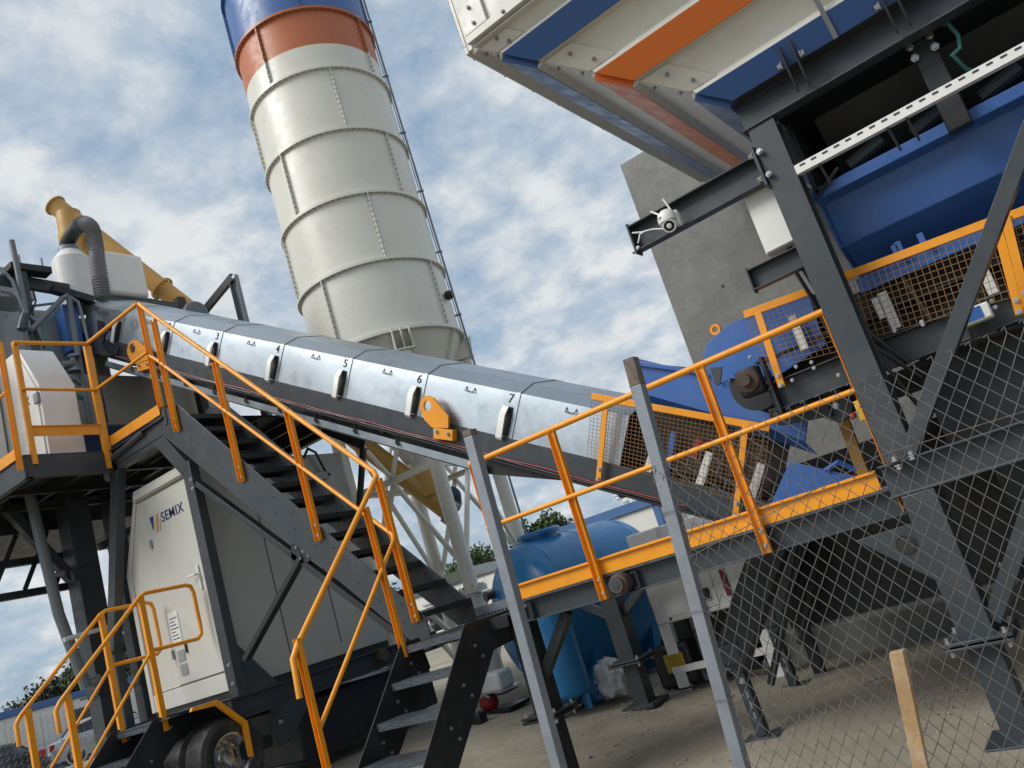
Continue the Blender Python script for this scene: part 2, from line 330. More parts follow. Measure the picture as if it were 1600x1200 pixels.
# fill pipe and its clips on the right flank
av = V((RT.x, RT.y, 0)).normalized(); pp = V((SC.x, SC.y, 0))+av*(SR+.075)
MB().path([pp+ZV*(gzs+1.0), pp+ZV*(SZ0+7*RH+.3)], .018, 10).build('fill_pipe', 'galvd', t)
MB().path([pp+V((.0, -.07, 0))+ZV*(SZ0-.4), pp+V((.0, -.07, 0))+ZV*(SZ0+7*RH+.1)], .008, 8).build('cable_conduit', 'galvd', t)
for k in range(8):
    MB().lathe([(.018, -.015), (.032, -.015), (.032, .015), (.018, .015)], pp+ZV*(SZ0+.35+k*RH), n=14).build('pipe_clip', 'galvd', t)
    MB().bar(pp+ZV*(SZ0+.35+k*RH)-av*.02, pp+ZV*(SZ0+.35+k*RH)-av*.08, .02, .03).build('clip_arm', 'galvd', t)
sp_ = V((SC.x, SC.y, 0))+(av*.93-V((FW.x, FW.y, 0)).normalized()*.36).normalized()*(SR+.02)
MB().lathe([(.06, 0), (.075, .02), (.075, .09), (.05, .12)], sp_+ZV*(SZ0+.55), V((sp_.x-SC.x, sp_.y-SC.y, 0)), 14, True).build('level_sensor', 'black', t)
# ================================================================== SCREW CONVEYOR (silo -> mixer)
sA = V((SC.x+.02, SC.y+.05, 3.25)); sB = P(90, 324, D=14.0); sd = (sB-sA).normalized(); SA = sA-sd*.35
t = thing('screw_conveyor', 'faded ochre tubular screw conveyor rising from the silo to the mixer', 'screw conveyor', tuple(SA))
MB().tube(SA, sB+sd*.05, .152, 28).build('tube', 'ochre', t)
MB().lathe([(.152, 0), (.185, 0), (.185, .02), (.152, .02)], sB+sd*.04, sd, 28, True).build('end_flange', 'ochre', t)
MB().lathe([(.0, -.005), (.19, -.005), (.19, .09), (.165, .09)], SA, sd, 28).build('tail_bearing', 'galvd', t)
for k in (.28, .5, .72): MB().lathe([(.165, -.02), (.205, -.02), (.205, .02), (.165, .02)], lerp(SA, sB, k), sd, 28).build('tube_flange', 'ochre', t)
MB().lathe([(.15, .05), (.15, .34), (.15, .5)], V((SC.x, SC.y, 3.28)), n=24).build('inlet_spout', 'ochre', t)
dn = sB-sd*.25
MB().lathe([(.19, .05), (.20, -.4), (.17, -.8)], dn, n=24).build('outlet_spout', 'ochre', t)
mb = MB(); pr = []
for k in range(8):
    z = .05-.12*k; pr.append((.215+.02*math.sin(k*2.1)-.012*k, z-.42))
mb.lathe(pr[::-1], dn, n=18); ob = mb.build('cloth_sleeve', 'ochrey', t)
# geared motor on the tail
mt = P(708, 792, D=13.6); MB().lathe([(.05, 0), (.13, .02), (.15, .1), (.15, .34), (.11, .42), (.05, .44)], mt, (.5, -.5, .35), 18, True).build('motor', mat('motor_navy', (.03, .045, .09), .5), t)
MB().path([SA, lerp(SA, mt, .6), mt], .06, 10).build('motor_shaft', 'ochre', t)
# ================================================================== WATER TANKS
TX = P(908, 938, D=10.9); ta = V((.42, .907, 0)).normalized()
t = thing('water_tank', 'large horizontal blue steel water tank with dished ends and manhole', 'tank', (TX.x, TX.y, gz(TX.x)))
TR, TL = .90, .66
prof = []
for i in range(9): a = math.pi/2*i/8; prof.append((max(.012, TR*math.sin(a)), -TL-.42*math.cos(a)))
prof += [(TR, -TL+.003), (TR, TL)]
for i in range(1, 9): a = math.pi/2*i/8; prof.append((max(.012, TR*math.cos(a)), TL+.42*math.sin(a)))
MB().lathe(prof, TX, ta, 56, True).build('shell', 'tank', t)
for z in (-TL, 0, TL): MB().lathe([(TR, -.012), (TR+.006, -.006), (TR+.006, .006), (TR, .012)], TX+ta*z, ta, 56).build('weld_seam', 'tank', t)
MB().lathe([(.25, -.12), (.25, .03), (.30, .03), (.30, .07), (.27, .095), (.02, .11)], TX+ta*(-.32)+ZV*TR, n=30, cap=True).build('manhole', 'tank', t)
nz = TX-ta*(TL+.30)+V((-ta.y, ta.x, 0))*.36+ZV*.40
MB().lathe([(.05, 0), (.05, .14), (.062, .14), (.062, .17), (.03, .17)], nz, -ta, 16, True).build('nozzle', 'steel', t)
nz = TX-ta*(TL+.2)-V((-ta.y, ta.x, 0))*.45-ZV*.1
MB().lathe([(.04, 0), (.04, .14), (.03, .14)], nz, -ta, 16, True).build('nozzle', 'brown', t)
sdv = V((-ta.y, ta.x, 0))
for z in (-.5, .4):
    c = TX+ta*z; base = gz(c.x)-.02
    MB().prism([c+sdv*-.6+ZV*(base-c.z), c+sdv*.6+ZV*(base-c.z), c+sdv*.75-ZV*.48, c+sdv*.4-ZV*.79, c-ZV*.885, c-sdv*.4-ZV*.79, c-sdv*.75-ZV*.48], ta*.12).build('saddle', 'tank', t)
p0 = P(905, 1105, Z=.02)*1; TV = P(871, 1030, D=9.3)
t = thing('pressure_vessel', 'small upright blue pressure vessel on legs before the water tank', 'tank', (TV.x, TV.y, gz(TV.x)))
TZ0, TZ1, r = .42, 1.22, .27
prof = [(.01, TZ0-.1)]+[(r*math.sin(a*math.pi/12), TZ0-.1*math.cos(a*math.pi/12)) for a in range(1, 6)]+[(r, TZ0), (r, TZ1)]+[(r*math.cos(a*math.pi/12), TZ1+.16*math.sin(a*math.pi/12)) for a in range(1, 6)]+[(.01, TZ1+.16)]
MB().lathe(prof, (TV.x, TV.y, 0), n=36).build('vessel', 'tank', t)
for a in (.3, 2.4, 4.5): MB().chan((TV.x+.2*math.cos(a), TV.y+.2*math.sin(a), gz(TV.x)), (TV.x+.2*math.cos(a), TV.y+.2*math.sin(a), TZ0), .07, .035, .006, up=(math.cos(a), math.sin(a), 0)).build('leg', 'tank', t)
MB().lathe([(.03, 0), (.03, .1), (.045, .1), (.045, .14)], (TV.x-.25, TV.y-.13, .8), (-.8, -.5, 0), 12, True).build('nozzle', 'tank', t)
# ================================================================== BELT CONVEYOR
YC0, YC1 = 6.4, 7.6
c0 = P(188, 535, Y=YC0); c1 = P(920, 715, Y=YC0)
cu = V((c1.x-c0.x, 0, c1.z-c0.z)).normalized(); cn = V((-cu.z, 0, cu.x)); cn = cn if cn.z > 0 else -cn
CO = V((c0.x, 0, c0.z))
def cv(s, y, n): return CO+cu*s+cn*n+YV*y
def cs(px, y=YC0):     # distance along the belt of a pixel on the near side
    return (P(*px, Y=y)-CO).dot(cu)
t = thing('belt_conveyor', 'long inclined belt conveyor under bright galvanised covers numbered 1 to 8', 'conveyor', tuple(cv(7.5, 7, -.6)))
L = (c1-c0).length
seams = [cs(q) for q in ((188, 535), (262, 560), (337, 580), (432, 602), (539, 622), (655, 652), (799, 687))]
seams = [seams[0]-1.02]+seams+[cs((968, 728))]
K1, K2, KY = .31, .425, .040
prof = [(0, 0), (.024, K1), (KY, K2), (.22, .525), (.60, .565), (.98, .525), (1.2-KY, K2), (1.176, K1), (1.2, 0)]
def cover(s0, s1):
    mb = MB(); th = .012
    def ring(s):
        return [cv(s, YC0+a, b) for a, b in prof]+[cv(s, YC0+.6+(a-.6)*(1-th/.6), b-th if b > .1 else b) for a, b in prof[::-1]]
    return mb.loft([ring(s0), ring(s1)])
for i in range(8):
    s0, s1 = seams[i]+.005, seams[i+1]-.005
    if i == 7:
        s1 = seams[8]
    c = cover(s0, s1).build('cover_panel', 'galv', t, smooth=7)
    # overlapping lip at the lower edge of the cover
    mb = MB(); q = [cv(0, YC0+a*1.0-(.008 if a < .6 else -.008), b+.008) for a, b in prof]
    rr = []
    for s in (s1-.03, s1+.012): rr.append([cv(s, YC0+.6+(a-.6)*1.012, b+.006 if b > .1 else b) for a, b in prof]+[cv(s, YC0+a, b) for a, b in prof[::-1]])
    if i < 7: mb.loft(rr).build('edge_lip', 'galv', c, smooth=7)
    sm = (s0+s1)/2
    # wire handle
    hb = lerp(cv(sm, YC0+.024, K1), cv(sm, YC0+KY, K2), .5); out = (cv(0, -(K2-K1), KY-.024)-cv(0, 0, 0)).normalized(); upd = (cv(0, KY-.024, K2-K1)-cv(0, 0, 0)).normalized()
    MB().path([hb-cu*.05+upd*.022, hb-cu*.05+out*.012, hb-cu*.045-upd*.022+out*.022, hb+cu*.045-upd*.022+out*.022, hb+cu*.05+out*.012, hb+cu*.05+upd*.022], .005, 6).build('handle', 'steel', c)
    # stencilled number
    nb = lerp(cv(s1-.085, YC0+.024, K1), cv(s1-.085, YC0+KY, K2), .42)+out*.004
    if i < 7: text(str(i+1), .125, nb, cu, upd, 'ink', c, 'number')
    # white latch strap and its dark slot
    if i < 7:
        b0 = cv(s1-.10, YC0-.012, -.01)
        MB().bar(b0+cu*.02+cn*.02-YV*.006, b0+cu*.02+cn*.295+YV*.020, .008, .085, cu).build('latch_slot', 'ink', c)
        MB().path([b0+cn*.0-YV*.045, b0+cn*.17-YV*.05, b0+cn*.225-YV*.012], .001, 4)
        mb = MB(); w_ = .034
        pts = [b0-YV*.03-cn*.02, b0-YV*.05+cn*.0, b0-YV*.045+cn*.22, b0-YV*.002+cn*.30]
        rings = [[p-cu*w_-YV*.006, p+cu*w_-YV*.006, p+cu*w_+YV*.006, p-cu*w_+YV*.006] for p in pts]
        mb.loft(rings).build('latch_strap', 'white', c)
SB = cs((1215, 790)); 
# frame: deep dark channels on both sides, lower flange, cable, galvanised drip tray
for y, f in ((YC0-.02, 1), (YC1+.02, -1)):
    MB().chan(cv(seams[0]-.3, y, -.125), cv(SB, y, -.125), .25, .09, .008, up=cn, flip=f).build('side_channel', 'steel', t, bev=.002)
MB().bar(cv(seams[0], YC0-.045, -.225), cv(SB-.1, YC0-.045, -.225), .05, .012, up=cn).build('edge_flange', 'steel2', t)
for k, (dn_, r_) in enumerate(((-.20, .009), (-.18, .007))):
    pts = [cv(seams[1]+j*.45, YC0-.05, dn_-.012*abs(math.sin(j*1.9+k))) for j in range(int((SB-seams[1])/.45))]
    MB().path(pts, r_, 6).build('cable', 'red' if k else 'black', t)
s_t = cs((757, 735))
tray = MB(); ty = YC0-.015
tray.prism([cv(seams[1]-.3, ty, -.30), cv(s_t, ty, -.30), cv(s_t, ty, -.385), cv(seams[1]-.3, ty, -.385)], YV*.012)
tray.prism([cv(seams[1]-.3, ty, -.375), cv(s_t, ty, -.375), cv(s_t, YC1, -.375), cv(seams[1]-.3, YC1, -.375)], cn*-.012)
tray.build('drip_tray', 'galv', t)
MB().prism([cv(s_t-.02, YC0+.05, -.27), cv(s_t+.95, YC0+.05, -.25), cv(s_t-.02, YC0+.05, -.40)], YV*1.0).build('tray_end', 'black', t)
for s in [seams[1]+.4+k*.62 for k in range(9)]:
    if s < s_t+.3: MB().path([cv(s, YC0-.03, -.24), cv(s, YC0-.035, -.32), cv(s+.04, YC0-.035, -.34)], .012, 6).build('tray_hook', 'steel2', t)
# return belt, carrying belt and idlers
MB().prism([cv(seams[0]-.2, YC0+.1, .06), cv(SB+.2, YC0+.1, .06), cv(SB+.2, YC1-.1, .06), cv(seams[0]-.2, YC1-.1, .06)], cn*.012).build('belt', 'rubber', t)
MB().prism([cv(seams[0]-.2, YC0+.1, -.22), cv(SB+.2, YC0+.1, -.22), cv(SB+.2, YC1-.1, -.22), cv(seams[0]-.2, YC1-.1, -.22)], cn*.012).build('return_belt', 'rubber', t)
for k in range(12):
    s = seams[0]+.4+k*.95
    if s < SB: MB().tube(cv(s, YC0+.03, -.24), cv(s, YC1-.03, -.24), .04, 10).build('idler', 'steel2', t)
MB().tube(cv(SB+.05, YC0+.05, -.08), cv(SB+.05, YC1-.05, -.08), .17, 24).build('tail_drum', 'rubber', t)
for a, b in (((151, 500), (164, 533)), ((171, 506), (182, 541))):
    MB().prism([P(*q, Y=YC0-.004) for q in (a, (b[0]-3, a[1]+2), b, (a[0]+4, b[1]-2))], YV*.003).build('inspection_slot', 'ink', t)
MB().path([P(*q, Y=YC0-.05) for q in ((173, 513), (165, 522), (161, 538), (165, 551), (175, 556), (184, 553), (187, 542))], .012, 8).build('cable_loop', 'black', t)
# orange lifting lugs
def lug(f, yy):
    out_ = ((657, 642), (655.5, 633), (658, 624), (663, 619), (669, 618), (676, 621), (700, 650), (700, 669), (675, 668), (663, 656))
    A = [P(*f(*q), Y=yy) for q in out_]; c_ = P(*f(667.5, 634), Y=yy); rad = (P(*f(673.5, 634), Y=yy)-c_).length
    hole = [c_+V((rad*math.cos(q), 0, rad*1.05*math.sin(q))) for q in [2*math.pi*j/14 for j in range(14)]]
    me = bmesh.new(); ov = [me.verts.new(q) for q in A]; iv = [me.verts.new(q) for q in hole]
    es = [me.edges.new((v[i], v[(i+1) % len(v)])) for v in (ov, iv) for i in range(len(v))]
    bmesh.ops.triangle_fill(me, edges=es, use_beauty=True)
    r = bmesh.ops.extrude_face_region(me, geom=me.faces[:]); bmesh.ops.translate(me, verts=[v for v in r['geom'] if isinstance(v, bmesh.types.BMVert)], vec=YV*.025)
    bmesh.ops.recalc_face_normals(me, faces=me.faces[:]); md = bpy.data.meshes.new('lifting_lug'); me.to_mesh(md); me.free(); md.materials.append(M['yellow'])
    o = bpy.data.objects.new('lifting_lug', md); COL.objects.link(o); o.parent = t; o.matrix_parent_inverse = pinv(t)
    MB().prism([P(*f(*q), Y=yy+.005) for q in ((677, 668), (707, 672), (707, 689), (677, 685))], YV*(YC0-yy-.03)).build('lug_foot', 'yellow', o, bev=.003)
    mb = MB()
    for q in ((682, 674), (700, 678)): mb.bolt(P(*f(*q), Y=yy+.004), -YV, .017, .03)
    mb.build('bolts', 'bolt', o, kind='stuff')
lug(lambda x, y: (x, y), YC0-.10); lug(lambda x, y: (218+(x-683)*.72, 560+(y-660)*.78-(x-683)*.3), YC0-.10)
# tail guard with orange frame and mesh
def guard(parent, pts, y, nx, nz, mname='guard_mesh', posts=()):
    a, b, c, d = [P(*q, Y=y) for q in pts]     # top-left, top-right, bottom-right, bottom-left
    g = MB().bar(a, b, .02, .055).build('guard_frame', 'yellow', parent, bev=.003)
    mb = MB()
    for i in range(nx+1):
        p, q = lerp(a, b, i/nx), lerp(d, c, i/nx); mb.path([p, q], .0019, 4, False)
    for j in range(nz+1):
        p, q = lerp(a, d, j/nz), lerp(b, c, j/nz); mb.path([p+YV*.005, q+YV*.005], .0019, 4, False)
    mb.build(mname, mat('guard_wire', (.36, .21, .08), .55, var=.2), g, kind='stuff')
    for (u0, u1) in posts:
        p, q = P(*u0, Y=y-.018), P(*u1, Y=y-.018); MB().bar(p, q, .014, .05, up=XV).build('guard_strap', 'yellow', g, bev=.003)
        mb = MB(); mb.bolt(lerp(p, q, .97)-YV*.008, -YV, .014, .02); mb.bolt(lerp(p, q, .85)-YV*.008, -YV, .014, .02); mb.build('bolts', 'bolt', g, kind='stuff')
    return g
guard(t, [(925, 619), (1203, 669), (1187, 792), (917, 714)], YC0-.06, 42, 17, posts=[((947, 628), (935, 752)), ((1165, 665), (1149, 808))])
# things seen through the tail guard: white idler brackets, blue skirt, red scraper
for px in ((945, 690), (1015, 700), (1098, 715), (1180, 730)):
    s = cs(px); b0 = cv(s, YC0+.02, .0)
    MB().prism([b0-cu*.035, b0+cu*.035, b0+cu*.05+cn*.26+YV*.05, b0-cu*.01+cn*.27+YV*.05], YV*.02).build('idler_bracket', 'white', t)
MB().prism([cv(cs((968, 700)), YC0+.16, .0), cv(SB-.05, YC0+.16, .0), cv(SB-.05, YC0+.24, .62), cv(cs((968, 700)), YC0+.24, .62)], YV*.01).build('skirt_plate', mat('interior_shade', (.02, .012, .010), .8), t)  # near-black colour of the sheet carries the shade of the interior
p = cv(cs((1040, 690)), YC0+.13, .02); MB().bar(p, p+cn*.34, .02, .05, cu).build('skirt_stay', 'blue', t)
p = cv(cs((1078, 690)), YC0+.13, .18); MB().bar(p, p+cn*.17+cu*.02, .02, .055, cu).build('scraper_grip', 'red', t)
# blue receiving hopper on the tail
a = [P(*q, Y=YC0+.02) for q in ((987, 567), (1082, 577), (1126, 578), (1130, 604), (1215, 618), (1262, 655), (1258, 690), (1205, 672), (1010, 617), (983, 606))]
hp = MB().prism(a, YV*.02).build('hopper_side', 'blue', t, bev=.003)
lo = [P(*q, Y=YC0+.02) for q in ((990, 610), (1205, 672), (1258, 690))]
hi = [V((q.x+.02, YC0+.13, q.z-.12)) for q in lo]
MB().loft([[lo[0], lo[1], lo[2]], [hi[0], hi[1], hi[2]], ], cap=False, closed=False).build('hopper_lower_plate', 'blue', t)
q = [P(*z, Y=YC0-.0) for z in ((984, 566), (1115, 584))]; MB().bar(q[0], q[1], .05, .035).build('hopper_rim', 'blue', t, bev=.004)
MB().prism([P(*q, Y=YC1-.05) for q in ((995, 560), (1240, 620), (1230, 690), (995, 610))], YV*.02).build('hopper_side', 'blue', t)
z = P(987, 567, Y=YC0+.02); MB().box(z.x-.01, z.x+.012, YC0+.02, YC1-.05, z.z-.25, z.z).build('hopper_end', 'blue', t)
MB().prism([P(*q, Y=YC0-.02) for q in ((1234, 721), (1345, 746), (1330, 775), (1204, 788))], YV*.015).build('spill_plate', 'blue', t, bev=.003)
MB().path([P(1290, 735, Y=YC0-.03), P(1310, 722, Y=YC0-.05), P(1338, 735, Y=YC0-.03)], .02, 6).build('plate_grip', 'blue', t)
# telescopic tail legs
for b, top in ((P(1195, 1152, Z=0), None), (P(1243, 1073, Z=0), None)):
    b = V((b.x, b.y, 0)); f = MB().box(b.x-.14, b.x+.14, b.y-.09, b.y+.09, 0, .02).build('foot_plate', 'steel', t, bev=.004)
    k = V((b.x-.02, b.y, .62)); MB().bar(b+ZV*.02, k, .085, .085, up=XV).build('telescopic_foot', 'steel', t, bev=.004)
    mb = MB()
    for zc in (.15, .23, .31): mb.box(b.x-.008, b.x+.008, b.y-.044, b.y-.042, zc, zc+.05)
    mb.build('foot_slots', 'galvd', t, kind='stuff'); MB().bolt((b.x, b.y-.043, .44), -YV, .02, .03).build('foot_bolt', 'bolt', t)
    tp = V((b.x+.62, b.y+.06, 1.42)); MB().bar(k-V((.05, 0, .04)), tp, .16, .26, up=cu).build('folding_leg', 'steel2', t, bev=.006)
    MB().box(k.x-.1, k.x+.1, k.y-.09, k.y+.09, k.z-.05, k.z+.12).build('leg_knuckle', 'steel', t, bev=.02)
    MB().path([V((b.x+.15, b.y+.1, .35)), V((b.x+.75, b.y+.15, 1.3))], .03, 10).build('leg_ram', 'steel2', t)
# ================================================================== WALKWAY beside the conveyor
YW = 5.58; FZ = 1.515
t = thing('walkway', 'straight walkway with dark steel beam and yellow handrail along the conveyor', 'walkway', (-2.7, 5.9, 0))
for y, f in ((YW, 1), (6.26, -1)):
    (MB().chanout((-4.18, y, 1.425), (-1.05, y, 1.425), .17, .07, .01) if f == 1 else MB().chan((-4.18, y, 1.425), (-1.05, y, 1.425), .17, .07, .01, flip=f)).build('side_beam', 'steel', t, bev=.002)
for i in range(8): MB().box(-4.18+.39*i+.004, -4.18+.39*(i+1)-.004, YW+.02, 6.24, FZ-.004, FZ+.018).build('deck_plate', 'tread', t)
for x in (-4.1, -3.1, -2.1): MB().chan((x, YW-.06+.07, 1.42), (x, 6.2, 1.42), .12, .05, .008).build('cross_beam', 'steel', t)
tb = MB(); tb.sect((-4.18, YW+.02, FZ+.068), (-1.27, YW+.02, FZ+.068), [(0, -.062), (.004, -.062), (.004, .045), (-.018, .045), (-.018, .062), (-.022, .062), (-.022, .041), (0, .041)])
tb.sect((-4.18, YW+.02, FZ+.12), (-1.27, YW+.02, FZ+.12), [(.03, -.008), (.03, .006), (-.02, .006), (-.02, -.008)]); tb.build('toe_board', 'yellow', t, bev=.0015)
def vchan(p0, p1, w, d, tk=.005):   # yellow channel post, open side towards the camera
    return MB().sect(p0, p1, [(0, -w/2), (-d, -w/2), (-d, -w/2+tk), (-tk, -w/2+tk), (-tk, w/2-tk), (-d, w/2-tk), (-d, w/2), (0, w/2)], up=XV)
def rail_post(parent, x, y, z0, z1, w=.062, d=.042, bolts=True):
    o = vchan((x, y, z0), (x, y, z1), w, d).build('post', 'yellow', parent, bev=.0015)
    if bolts:
        mb = MB()
        for k in (.05, .15): mb.bolt((x, y-.004, z0+k), -YV, .014, .022)
        mb.build('bolts', 'bolt', o, kind='stuff')
    return o
for x in (-3.40, -2.085): rail_post(t, x, YW-.008, 1.345, 2.67)
for x in (-4.245, -1.165): rail_post(t, x, YW+.02, 1.36, 2.67, bolts=False)
RZ = 2.69; rm = P(1052, 717, Y=YW).z
MB().path([(-4.245, YW-.01, RZ), (-1.165, YW-.01, RZ)], .024, 12).build('handrail', 'yellow', t)
MB().path([(-4.245, YW-.04, rm), (-1.165, YW-.04, rm)], .019, 12).build('mid_rail', 'yellow', t)
for zz_ in (RZ, rm): MB().ball((-4.245, YW-.02, zz_), .028, 10, 6).build('rail_end', 'yellow', t)
pn = P(968, 913, Y=YW-.04)
MB().lathe([(.02, -.03), (.058, -.03), (.058, 0), (.075, .01), (.078, .08), (.078, .13)], (pn.x, YW-.07, 1.425), (0, 1, 0), 24, True).build('pivot_pin', 'brown', t)
MB().lathe([(.0, 0), (.035, 0), (.04, .006), (.058, .006)], (pn.x, YW-.104, 1.425), (0, 1, 0), 24).build('pin_cap', 'steel', t)
def flanged_leg(parent, x, y, g, top, w, ma='steel', zf=.55, brace=None):
    MB().bar((x, y, zf), (x, y, top), w, w, up=XV).build('leg', ma, parent, bev=.006)
    MB().bar((x, y, g+.015), (x, y, zf-.045), w*.88, w*.88, up=XV).build('lower_leg', ma, parent, bev=.006)
    for dz in (-.03, 0): MB().box(x-w*1.0, x+w*1.0, y-w*.95, y+w*.95, zf+dz, zf+dz+.02).build('leg_flange', ma, parent, bev=.004)
    MB().box(x-w*.95, x+w*.95, y-w*.95, y+w*.95, g-.02, g+.02).build('base_plate', ma, parent, bev=.004)
    mb = MB()
    for sx in (-1, 1):
        for sy in (-1, 1): mb.bolt((x+sx*w*.8, y+sy*w*.75, zf+.02), ZV, .016, .03); mb.bolt((x+sx*w*.8, y+sy*w*.75, zf-.03), -ZV, .016, .03)
    mb.build('bolts', 'bolt', parent, kind='stuff')
flanged_leg(t, -4.30, 5.70, gz(-4.3), 1.34, .17, 'steel2', zf=.62)
MB().bar((-4.25, 5.70, .90), (-3.85, 5.70, 1.33), .07, .08).build('knee_brace', 'steel2', t)
lg = P(1012, 1104, Z=.12); b2 = P(1010, 1102, Z=gz(lg.x))
t2 = thing('support_post', 'dark flanged steel post standing on the dirt before the blue tank', 'post', (b2.x, b2.y, gz(b2.x)))
flanged_leg(t2, b2.x, b2.y, gz(b2.x), 1.38, .2, 'steel', zf=P(990, 1030, Y=b2.y).z)
MB().bar((b2.x-.62, b2.y, 1.40), (b2.x+.02, b2.y, .98), .06, .09).build('knee_brace', 'steel', t2, bev=.004)
MB().bar((b2.x+.62, b2.y, 1.40), (b2.x-.02, b2.y, .98), .06, .09).build('knee_brace', 'steel', t2, bev=.004)
MB().ibeam((b2.x-.9, b2.y, 1.46), (b2.x+2.2, b2.y, 1.46), .16, .1, .01).build('head_beam', 'steel', t2)
# ================================================================== STAIRS
SY0, SY1 = 5.40, 6.03
t = thing('upper_staircase', 'steep dark steel staircase with yellow handrail climbing past the cabin', 'stairs', (-5.1, 5.7, 1.4))
A0 = V((-5.04, 0, 1.47)); A1 = V((-7.92, 0, 4.46)); sdir = (A1-A0).normalized(); sn = V((-sdir.z, 0, sdir.x)); sn = sn if sn.z > 0 else -sn
WID = .30
for y in (SY0, SY1):
    pts = [V((-5.04, y, 1.455)), V((-5.04, y, 1.62)), V((-7.74, y, 4.55)), V((-8.10, y, 4.64)), V((-8.28, y, 4.50)), V((-5.26, y, 1.455))]
    st = MB().prism(pts, YV*.012).build('stringer', 'steel', t, bev=.0015)
    mb = MB()
    for k in range(13):
        c = lerp((-5.28, y-.001, 1.70), (-7.85, y-.001, 4.42), k/12)
        for a in (-.045, .045): mb.lathe([(.010, 0), (.010, .002)], c+sdir*a+sn*a*1.3, -YV, 8, True)
    mb.build('bolt_holes', 'ink', st, kind='stuff')
NT = 13
for k in range(NT):
    c = lerp((-5.16, 0, 1.66), (-7.92, 0, 4.46), k/(NT-1)); 
    mb = MB().box(c.x-.12, c.x+.13, SY0+.012, SY1, c.z-.004, c.z+.004); mb.box(c.x+.124, c.x+.13, SY0+.013, SY1-.001, c.z-.045, c.z-.005); mb.box(c.x-.12, c.x-.114, SY0+.013, SY1-.001, c.z-.045, c.z-.005)
    mb.build('tread', 'steel2', t)
for x, z0, z1 in ((-7.80, 4.27, 5.59), (-6.93, 3.42, 4.73), (-6.045, 2.56, 3.86), (-5.125, 1.60, 2.86)): rail_post(t, x, SY0-.008, z0, z1, w=.066)
rail_post(t, -8.0, SY0-.005, 4.62, 5.87, bolts=False)
MB().box(-8.03, -7.97, SY0-.01, SY0+.05, 4.42, 4.63).build('post_socket', 'steel', t)
xk = -5.1
hr = [(-8.0, SY0-.03, 5.88), (-7.87, SY0-.03, 5.73), (xk-.05, SY0-.03, 2.935), (xk, SY0-.07, 2.875), (xk, 4.11, 1.70), (xk, 4.04, 1.61), (xk, 4.02, 1.34)]
MB().path(hr, .023, 12).build('handrail', 'yellow', t)
mrp = [(-8.0, SY0-.03, 5.24), (-7.9, SY0-.03, 5.15), (xk-.03, SY0-.03, 2.36), (xk, SY0-.07, 2.30), (xk, 4.12, 1.09)]
MB().path(mrp, .018, 12).build('mid_rail', 'yellow', t)
# lower flight, descending towards the camera
t = thing('lower_staircase', 'short black flight of chequer plate steps below the landing', 'stairs', (-4.75, 4.6, 0))
LX0, LX1 = -5.10, -4.40
def lz(y): return 1.40+(y-5.08)*.95
for x in (LX0, LX1):
    pts = [V((x, 5.10, 1.475)), V((x, 5.74, 1.475)), V((x, 5.74, 1.24)), V((x, 5.36, 1.22)), V((x, 3.98, -.02)), V((x, 3.60, -.02))]
    if x == LX0: pts = [V((x, 5.10, 1.475)), V((x, 5.32, 1.475)), V((x, 5.36, 1.22)), V((x, 3.98, -.02)), V((x, 3.60, -.02))]
    s_ = MB().prism(pts, XV*.010).build('stringer', 'steel2', t, bev=.002)
    mb = MB()
    for k in range(6):
        c = V((x+.010, 5.15-k*.245, 1.30-k*.235)); mb.bolt(c, XV, .012, .012); mb.bolt(c+V((0, .06, -.09)), XV, .012, .012)
    mb.build('bolts', 'galvd', s_, kind='stuff')
for k in range(6):
    y = 5.12-k*.245; z = 1.44-k*.235
    mb = MB().box(LX0+.012, LX1-.001, y, y+.24, z-.006, z); mb.box(LX0+.013, LX1-.002, y, y+.006, z-.055, z-.007); mb.box(LX0+.013, LX1-.002, y+.234, y+.24, z-.05, z-.007)
    mb.build('tread', 'tread', t)
vchan((LX0-.0, 5.13, 1.36), (LX0-.0, 5.13, 2.62), .05, .04).build('post', 'yellow', t, bev=.0015)
vchan((LX0-.0, 4.13, .45), (LX0-.0, 4.13, 1.74), .05, .04).build('post', 'yellow', t, bev=.0015)
# landing between the flights
t = thing('stair_landing', 'narrow steel landing joining the lower steps to the walkway', 'landing', (-4.75, 5.7, 0))
MB().box(-5.35, -4.2, 5.385, 5.40-.002, 1.36, 1.452).build('edge_plate', 'steel2', t)
for i in range(3): MB().box(-5.30+.36*i+.004, -5.30+.36*(i+1)-.004, 5.405, 6.24, 1.430, 1.452).build('deck_plate', 'tread', t)
MB().sect((-5.3, 6.25, 1.50), (-4.2, 6.25, 1.50), [(0, -.06), (.006, -.06), (.006, .06), (0, .06)]).build('perforated_kerb', 'galvd', t)
mb = MB()
for k in range(26): mb.box(-5.28+k*.042, -5.255+k*.042, 6.240, 6.243, 1.47, 1.485)
mb.build('kerb_slots', 'ink', t, kind='stuff')
MB().chan((-5.3, 6.2, 1.38), (-4.2, 6.2, 1.38), .1, .05, .006).build('rear_beam', 'steel', t)
for x in (-5.2, -4.25): MB().bar((x, 6.1, gz(x)), (x, 6.1, 1.34), .08, .08).build('leg', 'steel2', t)
# ================================================================== UPPER PLATFORM over the cabin
PZ = 4.52; PX = -9.16
t = thing('upper_platform', 'raised dark steel platform with yellow railing at the stair head', 'platform', (-9, 6, 0))
